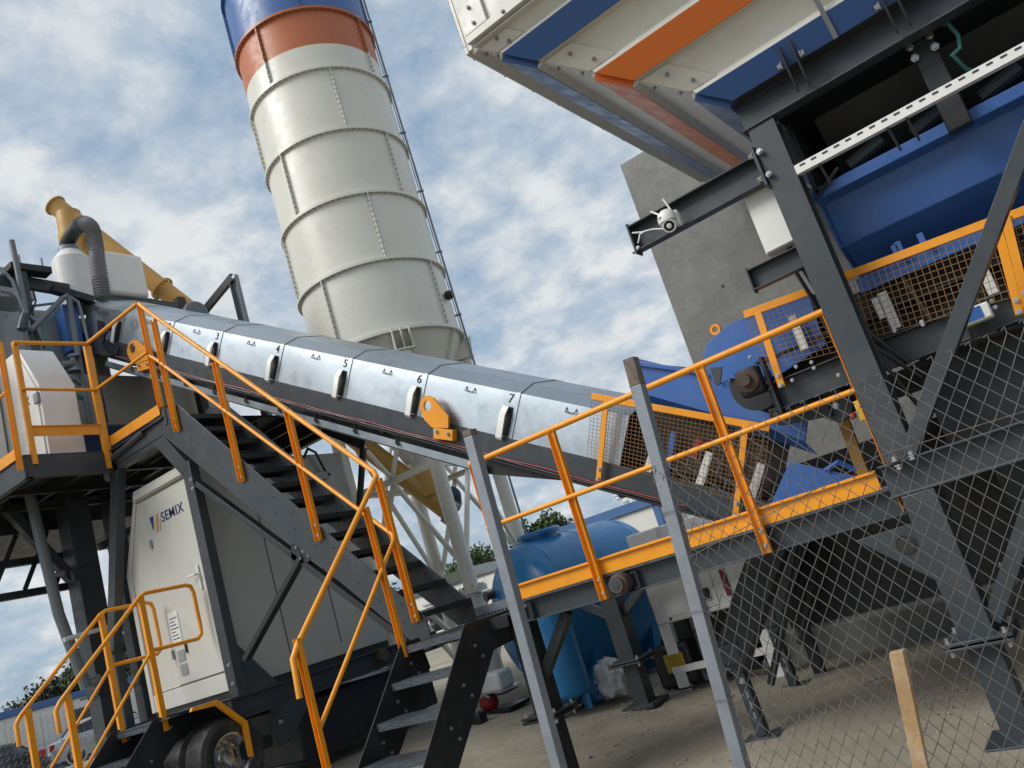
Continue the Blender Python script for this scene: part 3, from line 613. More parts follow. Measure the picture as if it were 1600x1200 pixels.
# deck: near bay juts towards the camera, main deck runs back over the cabin
MB().box(-10.9, PX-.01, 4.42, 5.36, PZ-.02, PZ).build('deck_plate', 'steel2', t)
MB().box(-10.9, -8.02, 5.37, 8.05, PZ-.02, PZ).build('deck_plate', 'steel2', t)
MB().chan((PX, 5.36, PZ-.14), (PX, 4.40, PZ-.14), .24, .07, .008, flip=-1).build('edge_beam', 'steel', t, bev=.002)
MB().chan((-12.5, 4.42, PZ-.14), (PX, 4.42, PZ-.14), .24, .07, .008).build('edge_beam', 'steel', t, bev=.002)
MB().chan((PX, 5.41, PZ-.10), (-8.14, 5.41, PZ-.10), .16, .06, .008).build('edge_beam', 'steel', t, bev=.002)
for k in range(7): MB().chan((-10.9, 4.7+k*.5, PZ-.1), (PX-.09 if k < 2 else -8.12, 4.7+k*.5, PZ-.1), .12, .05, .006).build('joist', 'steel2', t)
for k in range(3): MB().bar((-10.8+k*.75, 4.6, PZ-.19), (-10.8+k*.75, 8.0, PZ-.19), .05, .05).build('bearer', 'steel2', t)
def xpost(x, y, z0, z1, face=1):   # channel post with its web facing +X
    return MB().sect((x, y, z0), (x, y, z1), [(-.028, 0), (.028, 0), (.028, -.045*face), (.022, -.045*face), (.022, -.006*face), (-.022, -.006*face), (-.022, -.045*face), (-.028, -.045*face)], up=XV)
for y, z0 in ((5.335, 4.30), (4.52, 4.40)):
    o = xpost(PX+.02, y, z0, 5.85).build('post', 'yellow', t, bev=.0015)
rail_post(t, PX-.02, 5.395, 4.44, 5.86); rail_post(t, PX-.035, 4.40, 4.36, 5.84, bolts=False)
for z, r in ((5.87, .023), (5.27, .018)):
    MB().path([(PX+.03, 4.49, z-.04 if z > 5.5 else z), (PX+.03, 5.35, z)], r, 12).build('handrail' if r > .02 else 'mid_rail', 'yellow', t)
    MB().path([(PX, 5.36, z+.02), (-8.02, 5.36, z+.02)], r, 12).build('handrail' if r > .02 else 'mid_rail', 'yellow', t)
    MB().path([(PX-.05, 4.38, z), (-13, 4.38, z)], r, 12).build('handrail' if r > .02 else 'mid_rail', 'yellow', t)
toe = [(0, -.06), (.005, -.06), (.005, .06), (-.02, .06), (-.02, .054), (0, .054)]
MB().sect((PX+.01, 5.33, PZ+.26), (PX+.01, 4.53, PZ+.26), [(0, -.06), (.005, -.06), (.005, .06), (-.02, .06), (-.02, .054), (0, .054)]).build('toe_board', 'yellow', t, bev=.001)
MB().sect((PX+.04, 5.39, PZ+.10), (-8.06, 5.39, PZ+.10), toe).build('toe_board', 'yellow', t, bev=.001)
MB().sect((-13, 4.40, PZ+.05), (PX-.06, 4.40, PZ+.05), toe).build('toe_board', 'yellow', t, bev=.001)
# portals: horizontal head, 45 degree shoulder, vertical leg; outer leg splayed
def portal(y, xr, sy=1):
    p = MB().chan((-9.20, y, 4.36), (-8.26, y, 4.36), .17, .10, .01); p.build('portal_head', 'steel', t, bev=.003)
    MB().chan((-8.30, y-.002, 4.40), (xr-.02, y-.002, 3.86), .17, .10, .01, up=(1, 0, 1)).build('portal_shoulder', 'steel', t, bev=.003)
    MB().sect((xr, y, 1.42), (xr, y, 3.93), [(0, -.075), (.11, -.075), (.11, .075), (0, .075)], up=XV).build('portal_leg', 'steel', t, bev=.004)
    MB().sect((-10.02, y, 2.3), (-9.16, y, 4.44), [(0, -.075), (.11, -.075), (.11, .075), (0, .075)], up=XV).build('portal_leg', 'steel', t, bev=.004)
    MB().sect((-10.05, y, gz(-10)), (-10.02, y, 2.32), [(0, -.075), (.11, -.075), (.11, .075), (0, .075)], up=XV).build('portal_leg', 'steel', t, bev=.004)
portal(5.42, -7.86)
# far portal
MB().chan((-10.2, 7.9, 4.40), (-8.26, 7.9, 4.40), .17, .1, .01).build('portal_head', 'steel2', t); MB().chan((-8.28, 7.9, 4.42), (-7.62, 7.9, 3.95), .15, .1, .01, up=(1, 0, 1)).build('portal_shoulder', 'steel2', t)
MB().bar((-7.62, 7.93, 1.4), (-7.62, 7.93, 4.0), .13, .11).build('portal_leg', 'steel2', t); MB().bar((-8.0, 7.9, 3.2), (-7.66, 7.9, 3.9), .06, .06).build('portal_brace', 'steel2', t)
MB().tube((-9.18, 5.395, 4.42), (-8.45, 5.395, 4.49), .035, 12).build('head_tube', 'steel', t)
mb = MB()
for z in (3.72, 3.62): mb.bolt((-7.80, 5.42, z), -YV, .018, .02)
for z in (1.75, 1.56): mb.bolt((-7.83, 5.42, z), -YV, .018, .02)
mb.build('bolts', 'bolt', t, kind='stuff')
# stay from the cabin frame up to the stair stringer
q = P(170, 738, Y=5.40); MB().lathe([(.06, 0), (.06, .05), (.02, .05)], q+V((-.15, .1, 0)), -YV, 16, True).build('round_lamp', 'galvd', t)
# ================================================================== TRAILER with cabin
t = thing('trailer_chassis', 'dark steel trailer chassis with yellow mudguard carrying the control cabin', 'trailer', (-8.8, 6.5, 0))
CZ = 1.42
MB().ibeam((-7.92, 5.36, CZ-.11), (-7.92, 8.6, CZ-.11), .22, .14, .014).build('main_beam', 'steel', t, bev=.002)
MB().ibeam((-9.7, 5.36, CZ-.11), (-9.7, 8.6, CZ-.11), .22, .14, .014).build('main_beam', 'steel', t, bev=.002)
MB().chan((-9.9, 5.36, CZ-.10), (-7.85, 5.36, CZ-.10), .22, .09, .012).build('end_beam', 'steel', t, bev=.003)
for y in (6.0, 6.8, 7.6, 8.4): MB().ibeam((-9.65, y, CZ-.12), (-7.95, y, CZ-.12), .16, .1, .01).build('cross_member', 'steel2', t)
MB().prism([(-7.86, 5.50, CZ), (-7.86, 5.50, 2.02), (-7.86, 5.97, CZ)], XV*.012).build('gusset', 'steel', t, bev=.002)
for y in (6.75, 6.25): MB().box(-7.86, -7.845, y, y+.012, CZ-.2, CZ-.02).build('stiffener', 'steel', t)
q = P(601, 1022, X=-7.83); MB().lathe([(.03, 0), (.075, 0), (.08, -.03), (.08, -.12)], q, XV, 20, True).build('pivot_pin', 'brown', t)
# post and gusset behind the wheel
MB().bar((-7.92, 5.72, .72), (-7.92, 5.72, CZ-.2), .16, .13).build('suspension_post', 'steel', t, bev=.004)
MB().prism([(-7.87, 5.80, CZ-.22), (-7.87, 6.40, CZ-.22), (-7.87, 5.95, .82), (-7.87, 5.80, .82)], XV*.02).build('suspension_gusset', 'steel', t, bev=.003)
q = P(430, 1112, X=-7.845); MB().lathe([(.0, 0), (.05, 0)], q, XV, 20).build('gusset_hole', 'ink', t)
MB().bolt(P(438, 1128, X=-7.84), XV, .02, .03).build('gusset_bolt', 'bolt', t)
MB().bar((-9.5, 5.75, .9), (-7.95, 5.75, .9), .12, .12).build('axle_beam', 'steel2', t)
MB().box(-9.6, -8.0, 6.2, 8.4, .55, 1.15).build('underfloor_tank', 'steel2', t, bev=.02)
MB().bar((-9.5, 8.3, gz(-9.5)), (-9.5, 8.3, 1.2), .14, .14).build('landing_leg', 'steel2', t); MB().bar((-8.05, 8.3, gz(-8)), (-8.05, 8.3, 1.2), .14, .14).build('landing_leg', 'steel2', t)
MB().box(-9.62, -7.98-.004, 5.60, 7.79, 1.405, 1.497).build('gap_filler', 'steel2', t)  # dark filler added so no bright gap shows under the cabin
wc = P(354, 1192, X=-8.02); WR = .375; wz = WR+gz(-8)
wc = V((-8.0, wc.y+.0, .90))
def wheel(x):
    c = V((x, wc.y, wc.z)); k = WR/.5
    wh = MB().lathe([(.285*k, 0), (.34*k, .035), (.42*k, .045), (.485*k, .02), (.5*k, -.03), (.5*k, -.2), (.485*k, -.25), (.42*k, -.275), (.285*k, -.24)], c, XV, 48).build('tyre', 'rubber', t)
    mb = MB()
    for g in range(5): mb.lathe([(.503*k, -.035-g*.04), (.507*k, -.04-g*.04), (.507*k, -.058-g*.04), (.503*k, -.063-g*.04)], c, XV, 48)
    mb.build('tread_rib', 'rubber', wh)
    rim = MB().lathe([(.27*k, .015), (.295*k, .02), (.295*k, -.005), (.265*k, -.02), (.245*k, -.11), (.15*k, -.13), (.10*k, -.10), (.10*k, -.03), (.06*k, -.02), (.0, -.02)], c, XV, 40).build('rim', 'chrome', wh)
    mb = MB()
    for j in range(10): a = j*.628; mb.bolt(c+V((-.125, math.cos(a)*.185*k, math.sin(a)*.185*k)), XV, .018*k, .04)
    mb.build('wheel_nuts', 'chrome', wh, kind='stuff')
wheel(-7.90); wheel(-8.28)
fd = [P(*q, X=-7.80) for q in ((301, 1106), (340, 1093), (387, 1127), (397, 1182))]
fi = [P(*q, X=-7.80) for q in ((299, 1112), (339, 1102), (381, 1133), (391, 1182))]
MB().loft([[a, b, b-XV*.04, a-XV*.04] for a, b in zip(fd, fi)]).build('mudguard_edge', 'yellow', t)
MB().loft([[a-XV*.041, a-XV*.46, a-XV*.46-V((0, 0, .006)), a-XV*.041-V((0, 0, .006))] for a in fd]).build('mudguard', 'steel2', t)
# ================================================================== CONTROL CABIN
t = thing('control_cabin', 'cream control cabin with logo door standing on the trailer', 'cabin', (-8.8, 6.6, CZ))
CX = -7.98; CY0, CY1 = 5.58, 7.80; ZB, ZT = 1.50, 3.97
body = [(CX, ZB), (CX, ZT), (-9.17, ZT), (-9.62, 3.10), (-9.64, ZB)]
MB().prism([(x, CY0+.05, z) for x, z in body], YV*(CY1-CY0-.05)).build('body', mat('cabin_side_shaded', (.42, .42, .39), .45, var=.05), t, bev=.01)  # greyer copy of the cream, the shade of the flank is in the colour
# end frame
fr = MB()
fr.prism([(x, CY0, z) for x, z in [(CX+.002, ZT-.10), (CX+.002, ZT+.03), (-9.19, ZT+.03), (-9.24, ZT-.10)]], YV*.05)
fr.prism([(x, CY0, z) for x, z in [(-9.19, ZT-.105), (-9.24, ZT-.105), (-9.66, 3.10), (-9.66, ZB), (-9.58, ZB), (-9.58, 3.09)]], YV*.05)
fr.prism([(x, CY0, z) for x, z in [(CX+.002, ZB), (CX+.002, ZT-.105), (CX-.07, ZT-.105), (CX-.07, ZB)]], YV*.05)
fr.box(-9.575, CX-.075, CY0, CY0+.05, ZB, ZB+.19)
fr.build('end_frame', 'cream', t, bev=.006)
MB().box(-9.17, CX-.02, CY0-.03, CY0-.001, ZT-.09, ZT-.02).build('rain_gutter', 'cream', t, bev=.008)
dx0, dx1 = -9.03, CX-.18
d = MB().box(dx0, dx1, CY0+.012, CY0+.045, ZB+.21, ZT-.13).build('door', 'cream', t, bev=.005)
MB().prism([(x, CY0+.022, z) for x, z in [(dx0-.012, ZT-.12), (-9.19, ZT-.12), (-9.575, 3.08), (-9.575, ZB+.2), (dx0-.012, ZB+.2)]], YV*.02).build('side_panel', 'cream', t, bev=.003)
hx = dx1-.10; hz = 2.78
MB().box(hx-.018, hx+.018, CY0-.008, CY0+.011, hz-.17, hz+.10).build('handle_plate', 'white', d, bev=.006)
MB().path([(hx, CY0-.005, hz), (hx, CY0-.05, hz), (hx-.14, CY0-.05, hz+.005)], .011, 8).build('handle', 'white', d)
for z in (3.32, 2.05): MB().box(dx0-.02, dx0+.015, CY0-.006, CY0+.011, z-.05, z+.05).build('hinge', 'galvd', d)
lx = -8.60; lzv = 3.55; yf = CY0+.008
text('SEMIX', .158, (lx+.075, yf, lzv), XV, ZV, 'logo', d, 'logo_lettering', .0015)
for k, (a, ma) in enumerate(((0, 'logo'), (1, 'logo2'))):
    x = -8.94+.06*k
    pts = [(x-.03, .09), (x+.045, .09), (x-.0, -.075)] if k == 0 else [(x+.05, .09), (x+.085, .09), (x+.02, -.11), (x-.02, -.11)]
    MB().prism([(q, yf, lzv-.02+z) for q, z in pts], YV*-.003).build('logo_bar', ma, d)
MB().prism([(q, yf, lzv-.02+z) for q, z in [(-8.79, .03), (-8.765, .03), (-8.80, -.10), (-8.83, -.10)]], YV*-.003).build('logo_bar', mat('logo_peach', (.72, .45, .28), .5), d)
pa = MB().box(dx0+.03, dx0+.22, CY0+.004, CY0+.011, 2.16, 2.50).build('notice_sheet', 'paper', d)
mb = MB()
for k in range(7): mb.box(dx0+.05, dx0+.20-.03*(k % 3), CY0+.002, CY0+.0035, 2.20+k*.038, 2.21+k*.038)
mb.build('print_lines', 'ink', pa, kind='stuff')
for z0, z1 in ((1.95, 2.07), (1.80, 1.92)): MB().box(dx0+.08, dx0+.21, CY0+.004, CY0+.011, z0, z1).build('data_plate', 'grey', d)
MB().box(dx0+.26, dx0+.275, CY0-.01, CY0+.011, 2.02, 2.16).build('lock_bar', 'ink', d)
mb = MB(); 
for y in (6.3, 7.05): mb.box(CX+.0005, CX+.004, y, y+.01, ZB+.1, ZT-.1)
mb.build('panel_seams', 'steel2', t, kind='stuff')
for y in (CY0+.04, CY1-.04):
    MB().box(CX-.10, CX+.006, y-.05, y+.05, ZT-.14, ZT+.006).build('corner_casting', mat('cabin_side_shaded', (0, 0, 0)), t, bev=.012)
MB().path([(CX+.02, 7.15, ZT-.05), (CX+.06, 7.22, ZT+.06), (CX+.07, 7.32, ZT-.0), (CX+.05, 7.42, ZT-.25), (CX+.03, 7.5, ZT-.30)], .016, 8).build('roof_cable', 'black', t)
MB().box(CX+.004, CX+.09, 7.2, 7.42, ZT-.36, ZT-.26).build('junction_box', 'grey', t, bev=.008)
MB().box(CX+.003, CX+.009, 5.7, 7.78, ZB+.0, ZB+.14).build('skirt', mat('cabin_side_shaded', (0, 0, 0)), t)
# diagonal brace bolted across the cabin flank and under the stringer
t = thing('stair_brace', 'dark angle brace hanging from the stair stringer before the cabin flank', 'brace', (-7.3, 5.5, 2))
a = P(310, 755, Y=5.46); b = P(640, 1000, Y=5.46); MB().bar(a, b, .08, .06).build('angle', 'steel2', t, bev=.003)
a = P(474, 868, Y=5.44); b = P(385, 1030, Y=5.44); MB().bar(a, b, .08, .055, up=XV).build('strut', 'steel2', t, bev=.003)
MB().prism([P(*q, Y=5.42) for q in ((455, 850), (490, 866), (482, 878), (455, 880))], YV*.01).build('gusset', 'steel2', t)
mb = MB(); [mb.bolt(P(*q, Y=5.415), -YV, .015, .02) for q in ((464, 855), (475, 861), (471, 872), (483, 868))]; mb.build('bolts', 'galvd', t, kind='stuff')
# ================================================================== CABIN STEPS
t = thing('cabin_steps', 'black cabin steps with pair of tubular yellow handrails at lower left', 'stairs', (-8.7, 4.8, gz(-8.7)))
KX0, KX1 = -9.1, -8.3; g = gz(-8.7)
for x in (KX0, KX1):
    pts = [(x, 4.78, 1.46), (x, 5.35, 1.46), (x, 5.35, 1.20), (x, 4.99, 1.20), (x, 4.05, g), (x, 3.68, g)]
    MB().prism(pts, XV*.012).build('stringer', 'steel2', t, bev=.002)
for k in range(4):
    y = 4.82-k*.26; z = 1.42-k*.245
    mb = MB().box(KX0+.014, KX1-.002, y, y+.24, z-.006, z); mb.box(KX0+.015, KX1-.003, y, y+.006, z-.05, z-.007); mb.build('tread', 'tread', t)
mb = MB()
for x in (KX0, KX1):
    for k in range(3): mb.bolt((x+.012, 4.95-k*.26, 1.34-k*.245), XV, .013, .014)
mb.build('bolts', 'galvd', t, kind='stuff')
MB().box(-9.25, -8.1, 4.84, 5.34, 1.425, 1.44).build('step_landing', 'tread', t)
for x in (KX0, KX1):
    MB().path([(x, 4.91, 2.11), (x, 5.44, 2.11), (x, 5.49, 2.15), (x, 5.50, 2.22), (x, 5.50, 2.60), (x, 5.48, 2.67), (x, 5.42, 2.69), (x, 4.96, 2.69), (x, 4.89, 2.66), (x, 3.96, 1.87), (x, 3.91, 1.80), (x, 3.91, 1.60)], .021, 12).build('handrail', 'yellow', t)
    MB().path([(x, 4.91, 2.11), (x, 4.05, 1.20)], .016, 10).build('mid_rail', 'yellow', t)
    xpost(x+.02, 4.90, 1.32, 2.67).build('post', 'yellow', t, bev=.0015); xpost(x+.02, 4.03, .48, 1.91).build('post', 'yellow', t, bev=.0015)
# ================================================================== AGGREGATE BIN
def proj(p):
    d = V(p)-CAM; z = d.dot(FW); return 800+F*d.dot(RT)/z, 600-F*d.dot(UP)/z
t = thing('aggregate_bin', 'big cream aggregate bin with blue and orange stripes on a dark steel frame', 'bin', (1, 7, 0))
BN = P(741, 74, Y=4.77); BFy = P(1105, 277, X=BN.x).y; BR = 9.0
b0 = V((-1.18, 5.46, 4.245)); bfy = BN.y+BFy-b0.y; br = BR-(b0.x-BN.x)
cN, cF, cR, cRF = BN, V((BN.x, BFy, BN.z)), V((BR, BN.y, BN.z)), V((BR, BFy, BN.z))
dN, dF, dR, dRF = b0, V((b0.x, bfy, b0.z)), V((br, b0.y, b0.z)), V((br, bfy, b0.z))
def s_at(px):
    lo, hi = 0.0, 1.0
    for _ in range(40):
        mi = (lo+hi)/2
        if proj(lerp(cN, dN, mi))[0] < px: lo = mi
        else: hi = mi
    return lo
sb = [s_at(q) for q in (786, 842, 931, 991, 1088)]
def panel_set(a0, a1, e0, e1, side, mats):
    n = (a1-a0).cross(e0-a0).normalized(); c = (a0+a1+e0+e1)/4; mid = (cN+cRF)/2
    if n.dot(V((c.x-mid.x, c.y-mid.y, -1))) < 0: n = -n
    bounds = [(.0, sb[0], 0, 'cream'), (sb[0], sb[1], 1, 'binblue'), (sb[1], sb[2], 0, 'cream'), (sb[2], sb[3], 1, 'binorange'), (sb[3], sb[4], 0, 'cream'), (sb[4], 1.0, 1, 'binblue')]
    nx = 3; fl = .022
    for (p, q, proud, ma) in bounds:
        for k in range(nx):
            u0, u1 = k/nx+.0008, (k+1)/nx-.0008
            def L(u, s): return lerp(lerp(a0, e0, s), lerp(a1, e1, s), u)
            if proud: sec = [(p, -.02), (p, .055), (q, .055), (q, -.02)]
            else: sec = [(p+.0006, .053), (p+fl, 0), (q-fl, 0), (q-.0006, .053), (q-.0006, -.02), (p+.0006, -.02)]
            mb = MB().loft([[L(u, s)+n*h for s, h in sec] for u in (u0, u1)])
            mb.build(side+'_panel', ma, t, smooth=20, bev=.003)
    # bolted flange along the left edge of the recessed bands
    mb = MB()
    for (p, q, proud, ma) in bounds:
        if proud: continue
        for j in (.3, .72):
            s = p+(q-p)*j; c = lerp(lerp(a0, e0, s), lerp(a1, e1, s), .012)+n*.012; mb.bolt(c, n, .013, .02)
        w_ = .022
        MB().loft([[lerp(lerp(a0, e0, s), lerp(a1, e1, s), u)+n*(.002+h) for u, h in ((0, 0), (w_, 0), (w_, .008), (0, .008))] for s in (p+fl, q-fl)]).build(side+'_flange', 'cream', t)
    mb.build('bolts', 'galvd', t, kind='stuff')
    return n
panel_set(cN, cR, dN, dR, 'front', None); panel_set(cN, cF, dN, dF, 'end', None)
MB().prism([cF, cRF, dRF, dF], YV*.02).build('rear_panel', 'cream', t); MB().prism([cR, cRF, dRF, dR], XV*.02).build('right_panel', 'cream', t)
# vertical upper walls
HW = 1.1
for nm, a, b, n in (('front_wall', cN, cR, -YV), ('end_wall', cN, cF, -XV), ('rear_wall', cF, cRF, YV), ('right_wall', cR, cRF, XV)):
    MB().prism([a+n*.055, b+n*.055, b+n*.055+ZV*HW, a+n*.055+ZV*HW], -n*.04).build(nm, 'cream', t, bev=.004)
    if nm in ('front_wall', 'end_wall'):
        MB().prism([a+n*.085-ZV*.01, b+n*.085-ZV*.01, b+n*.085+ZV*.05, a+n*.085+ZV*.05], -n*.028).build('rim_flange', 'cream', t, bev=.004)
        MB().prism([a+n*.085+ZV*.052, lerp(a, b, .018)+n*.085+ZV*.052, lerp(a, b, .018)+n*.085+ZV*HW, a+n*.085+ZV*HW], -n*.028).build('corner_flange', 'cream', t, bev=.004)
        mb = MB()
        for k in range(7): mb.bolt(lerp(a, b, .009)+n*.085+ZV*(.1+k*.13), n, .014, .02)
        for k in range(8): mb.bolt(lerp(a, b, .03+k*.09)+n*.085+ZV*.02, n, .014, .02)
        mb.build('bolts', 'galvd', t, kind='stuff')
# seam strip running down the slope and paired brackets on the head beam
def onfront(x, s, h=.06):
    n = (cR-cN).cross(dN-cN).normalized(); n = n if n.z < 0 else -n
    y = lerp(cN, dN, s).y; return V((x, y, lerp(cN, dN, s).z))+n*h
xs_ = P(1296, 40, Y=5.35).x
MB().bar(onfront(xs_, .5), onfront(xs_, 1.0), .03, .012, up=(0, -1, -1)).build('seam_strip', 'galvd', t)
for px in ((1238, 95), (1395, 8)):
    x = P(*px, Y=5.4).x
    for k in (-.045, .03): MB().prism([(x+k, 5.40, 4.02), (x+k, 5.40, 4.24), (x+k, 5.33, 4.34), (x+k, 5.37, 4.06)], XV*.014).build('bracket', 'steel2', t)
    mb = MB(); mb.bolt((x-.06, 5.36, 4.22), -XV, .022, .03); mb.bolt((x+.06, 5.36, 4.22), XV, .022, .03); mb.build('bolts', 'bolt', t, kind='stuff')
# steel frame
YF = 5.47
def fr_(mb, n, ma='steel', bev=.003): return mb.build(n, ma, t, bev=bev)
fr_(MB().chanout((-1.20, YF-.03, 4.115), (br+.1, YF-.03, 4.115), .245, .12, .012), 'head_beam')
fr_(MB().ibeam((-1.08, YF+.12, 4.115), (-1.08, bfy, 4.115), .24, .15, .012), 'head_beam')
fr_(MB().ibeam((br, YF+.12, 4.115), (br, bfy, 4.115), .24, .15, .012), 'head_beam'); fr_(MB().ibeam((-1.2, bfy, 4.115), (br+.1, bfy, 4.115), .24, .15, .012), 'head_beam')
for x in (-1.075, br-.05):
    for y in (YF+.07, bfy): fr_(MB().sect((x, y, 1.66), (x, y, 3.99), [(-.085, -.09), (-.085, .09), (-.073, .09), (-.073, .006), (.073, .006), (.073, .09), (.085, .09), (.085, -.09), (.073, -.09), (.073, -.006), (-.073, -.006), (-.073, -.09)], up=XV), 'column')
for y in (YF+.07, bfy): fr_(MB().ibeam((-1.22, y, 1.555), (br+.1, y, 1.555), .205, .16, .014), 'base_girder')
for x in (-1.075, br-.05): fr_(MB().ibeam((x, YF+.16, 1.54), (x, bfy-.09, 1.54), .17, .12, .012), 'cross_girder')
fr_(MB().bar((-1.03, YF+.02, 1.67), (.93, YF+.02, 3.98), .09, .085, up=(0, 1, 0)), 'diagonal_brace')
flanged_leg(t, -1.06, YF+.08, 0, 1.45, .19, 'steel', zf=.58); flanged_leg(t, br-.05, YF+.08, 0, 1.45, .19, 'steel', zf=.58)
for x in (-1.06, br-.05): flanged_leg(t, x, bfy, 0, 1.45, .19, 'steel2', zf=.58)
fr_(MB().bar((-.96, YF+.06, .66), (-.36, YF+.06, 1.44), .09, .09), 'knee_brace')
c_ = P(1416, 851, Y=YF+.1)
fr_(MB().prism([P(*q, Y=YF+.10) for q in ((1337, 845), (1432, 815), (1475, 915), (1458, 905))], YV*.02), 'gusset')
MB().lathe([(0, 0), (.055, 0), (.055, .004)], c_-YV*.004, -YV, 22).build('gusset_hole', 'ink', t)
mb = MB()
for q in ((1399, 721), (1425, 713), (1403, 726), (1427, 718)): mb.bolt(P(*q, Y=YF-.02), -ZV if q[1] > 722 else ZV, .022, .03)
mb.build('bolts', 'bolt', t, kind='stuff')
# cantilever arms on the left
fr_(MB().chanout((-2.19, YF-.01, 3.72), (-1.17, YF-.01, 3.72), .205, .09, .012), 'cantilever_arm'); fr_(MB().box(-2.205, -2.19, YF-.01, YF+.09, 3.60, 3.84), 'arm_end_plate')
fr_(MB().chanout((-1.52, YF+.03, 3.07), (-1.17, YF+.03, 3.07), .15, .07, .01), 'cantilever_arm'); fr_(MB().box(-1.532, -1.52, YF+.03, YF+.1, 2.98, 3.16), 'arm_end_plate')
fr_(MB().box(-1.19, -1.168, YF-.05, YF+.1, 3.58, 3.87), 'splice_plate')
mb = MB(); [(mb.bolt((-1.19, YF-.03, z), -XV, .02, .03), mb.bolt((-1.14, YF-.04, z), -YV, .018, .025)) for z in (3.81, 3.64)]; mb.bolt((-2.205, YF+.02, 3.63), -XV, .016, .03); mb.bolt((-2.17, YF-.012, 3.635), -YV, .012, .012); mb.build('bolts', 'bolt', t, kind='stuff')
# dark discharge gates under the bin, with added plates that darken the space
MB().box(-.98, br-.2, 5.66, bfy-.1, 4.06, 4.16).build('bin_floor', 'steel2', t)
MB().box(-.985, -.955, 5.75, bfy-.1, 3.50, 4.058).build('sky_gap_plate', 'steel2', t)  # dark plate added to shut out the sky seen past the chutes
MB().box(-.9, br-.3, 6.15, 6.17, 1.66, 2.24).build('underbelt_shade_sheet', 'steel2', t)  # added dark sheet, stands in for the blackness under the weigh belt
MB().box(-.75, br-.3, 6.42, 6.44, .80, 1.44).build('girder_shade_sheet', 'steel2', t)  # added dark sheet that deepens the shade below the girder
MB().box(-3.2, br-.3, 8.40, 8.42, .46, 1.95).build('rear_shade_plate', 'steel2', t)  # added to cover and shade the wall, stands in for unmodelled clutter
for x in (-3.15, -1.6, 0.2): MB().box(x, x+.1, 8.42, 8.5, 0, 1.95).build('shade_plate_post', 'steel2', t)  # posts made up to carry the added dark plate
MB().box(-.5, br-.3, bfy-.25, bfy-.23, .5, 3.6).build('rear_plate', 'steel2', t)
for k in range(5):
    x = -.85+k*1.65
    MB().prism([(x, 6.0, 4.1), (x, 6.35, 3.56), (x, 7.6, 3.56), (x, 8.0, 4.1)], XV*1.5).build('discharge_chute', 'steel2', t)
for k in range(4): MB().tube((-.75+k*.42, 5.98, 3.62), (-.5+k*.42, 5.98, 3.68), .05, 10).build('gate_shaft', 'steel', t)
q = P(1447, 85, Y=5.72); MB().bar((q.x, 5.72, 4.02), (q.x, 5.75, 3.42), .12, .14, up=XV).build('gate_cylinder', 'steel2', t, bev=.01)
MB().bar((q.x, 5.66, 4.3), (q.x, 5.70, 4.02), .05, .05, up=XV).build('cylinder_rod', 'steel', t)
mb = MB(); [mb.bolt((q.x+a, 5.64, z), -YV, .022, .03) for a in (-.06, .06) for z in (3.93, 4.01)]; mb.build('bolts', 'bolt', t, kind='stuff')
MB().path([P(*z, Y=5.62) for z in ((1460, 40), (1480, 36), (1497, 55), (1500, 75), (1488, 86))]+[P(1510, 108, Y=5.7), P(1530, 112, Y=5.75)], .012, 8).build('air_hose', 'teal', t)
# perforated cable tray
ct = MB().chan((-.985, YF-.02, 3.585), (br, YF-.02, 3.585), .062, .05, .003).build('cable_tray', 'white', t)
mb = MB()
for k in range(40): mb.box(-.95+k*.075, -.915+k*.075, YF-.0225, YF-.0205, 3.592, 3.604)
mb.build('tray_slots', 'ink', ct, kind='stuff')
for px in ((1283, 262), (1390, 206), (1420, 192)):
    x = P(*px, Y=YF).x; MB().path([(x, YF, 3.55), (x+.01, YF+.05, 3.40)], .009, 6).build('tray_tie', 'black', ct)
# blue weigh hopper
prof = [(5.80, 3.53), (5.80, 3.45), (5.93, 3.44), (6.00, 3.13), (6.28, 2.93), (6.28, 2.80), (6.32, 2.80), (6.34, 2.94), (6.05, 3.15), (5.97, 3.49), (5.84, 3.53)]
wh = MB().loft([[(x, y, z) for y, z in prof] for x in (-1.02, br-.3)]).build('weigh_hopper', 'blue', t, bev=.006)
MB().loft([[(x, 14.2-y, z) for y, z in prof] for x in (-1.02, br-.3)]).build('hopper_side', 'blue', wh)
MB().prism([(-1.0, y, z) for y, z in ((5.93, 3.44), (6.0, 3.13), (6.28, 2.93), (7.9, 2.93), (8.2, 3.13), (8.27, 3.44))], XV*.015).build('hopper_end', 'blue', wh)
MB().chan((-1.0, 5.98, 2.83), (br-.3, 5.98, 2.83), .10, .03, .005).build('hopper_skirt', 'blue', wh)
for px in ((1405, 385), (1440, 372), (1400, 390)):
    q = P(*px, Y=5.93); MB().box(q.x-.02, q.x+.02, 5.90, 5.945, q.z-.05, q.z+.03).build('skirt_clip', 'blue', wh, bev=.004)
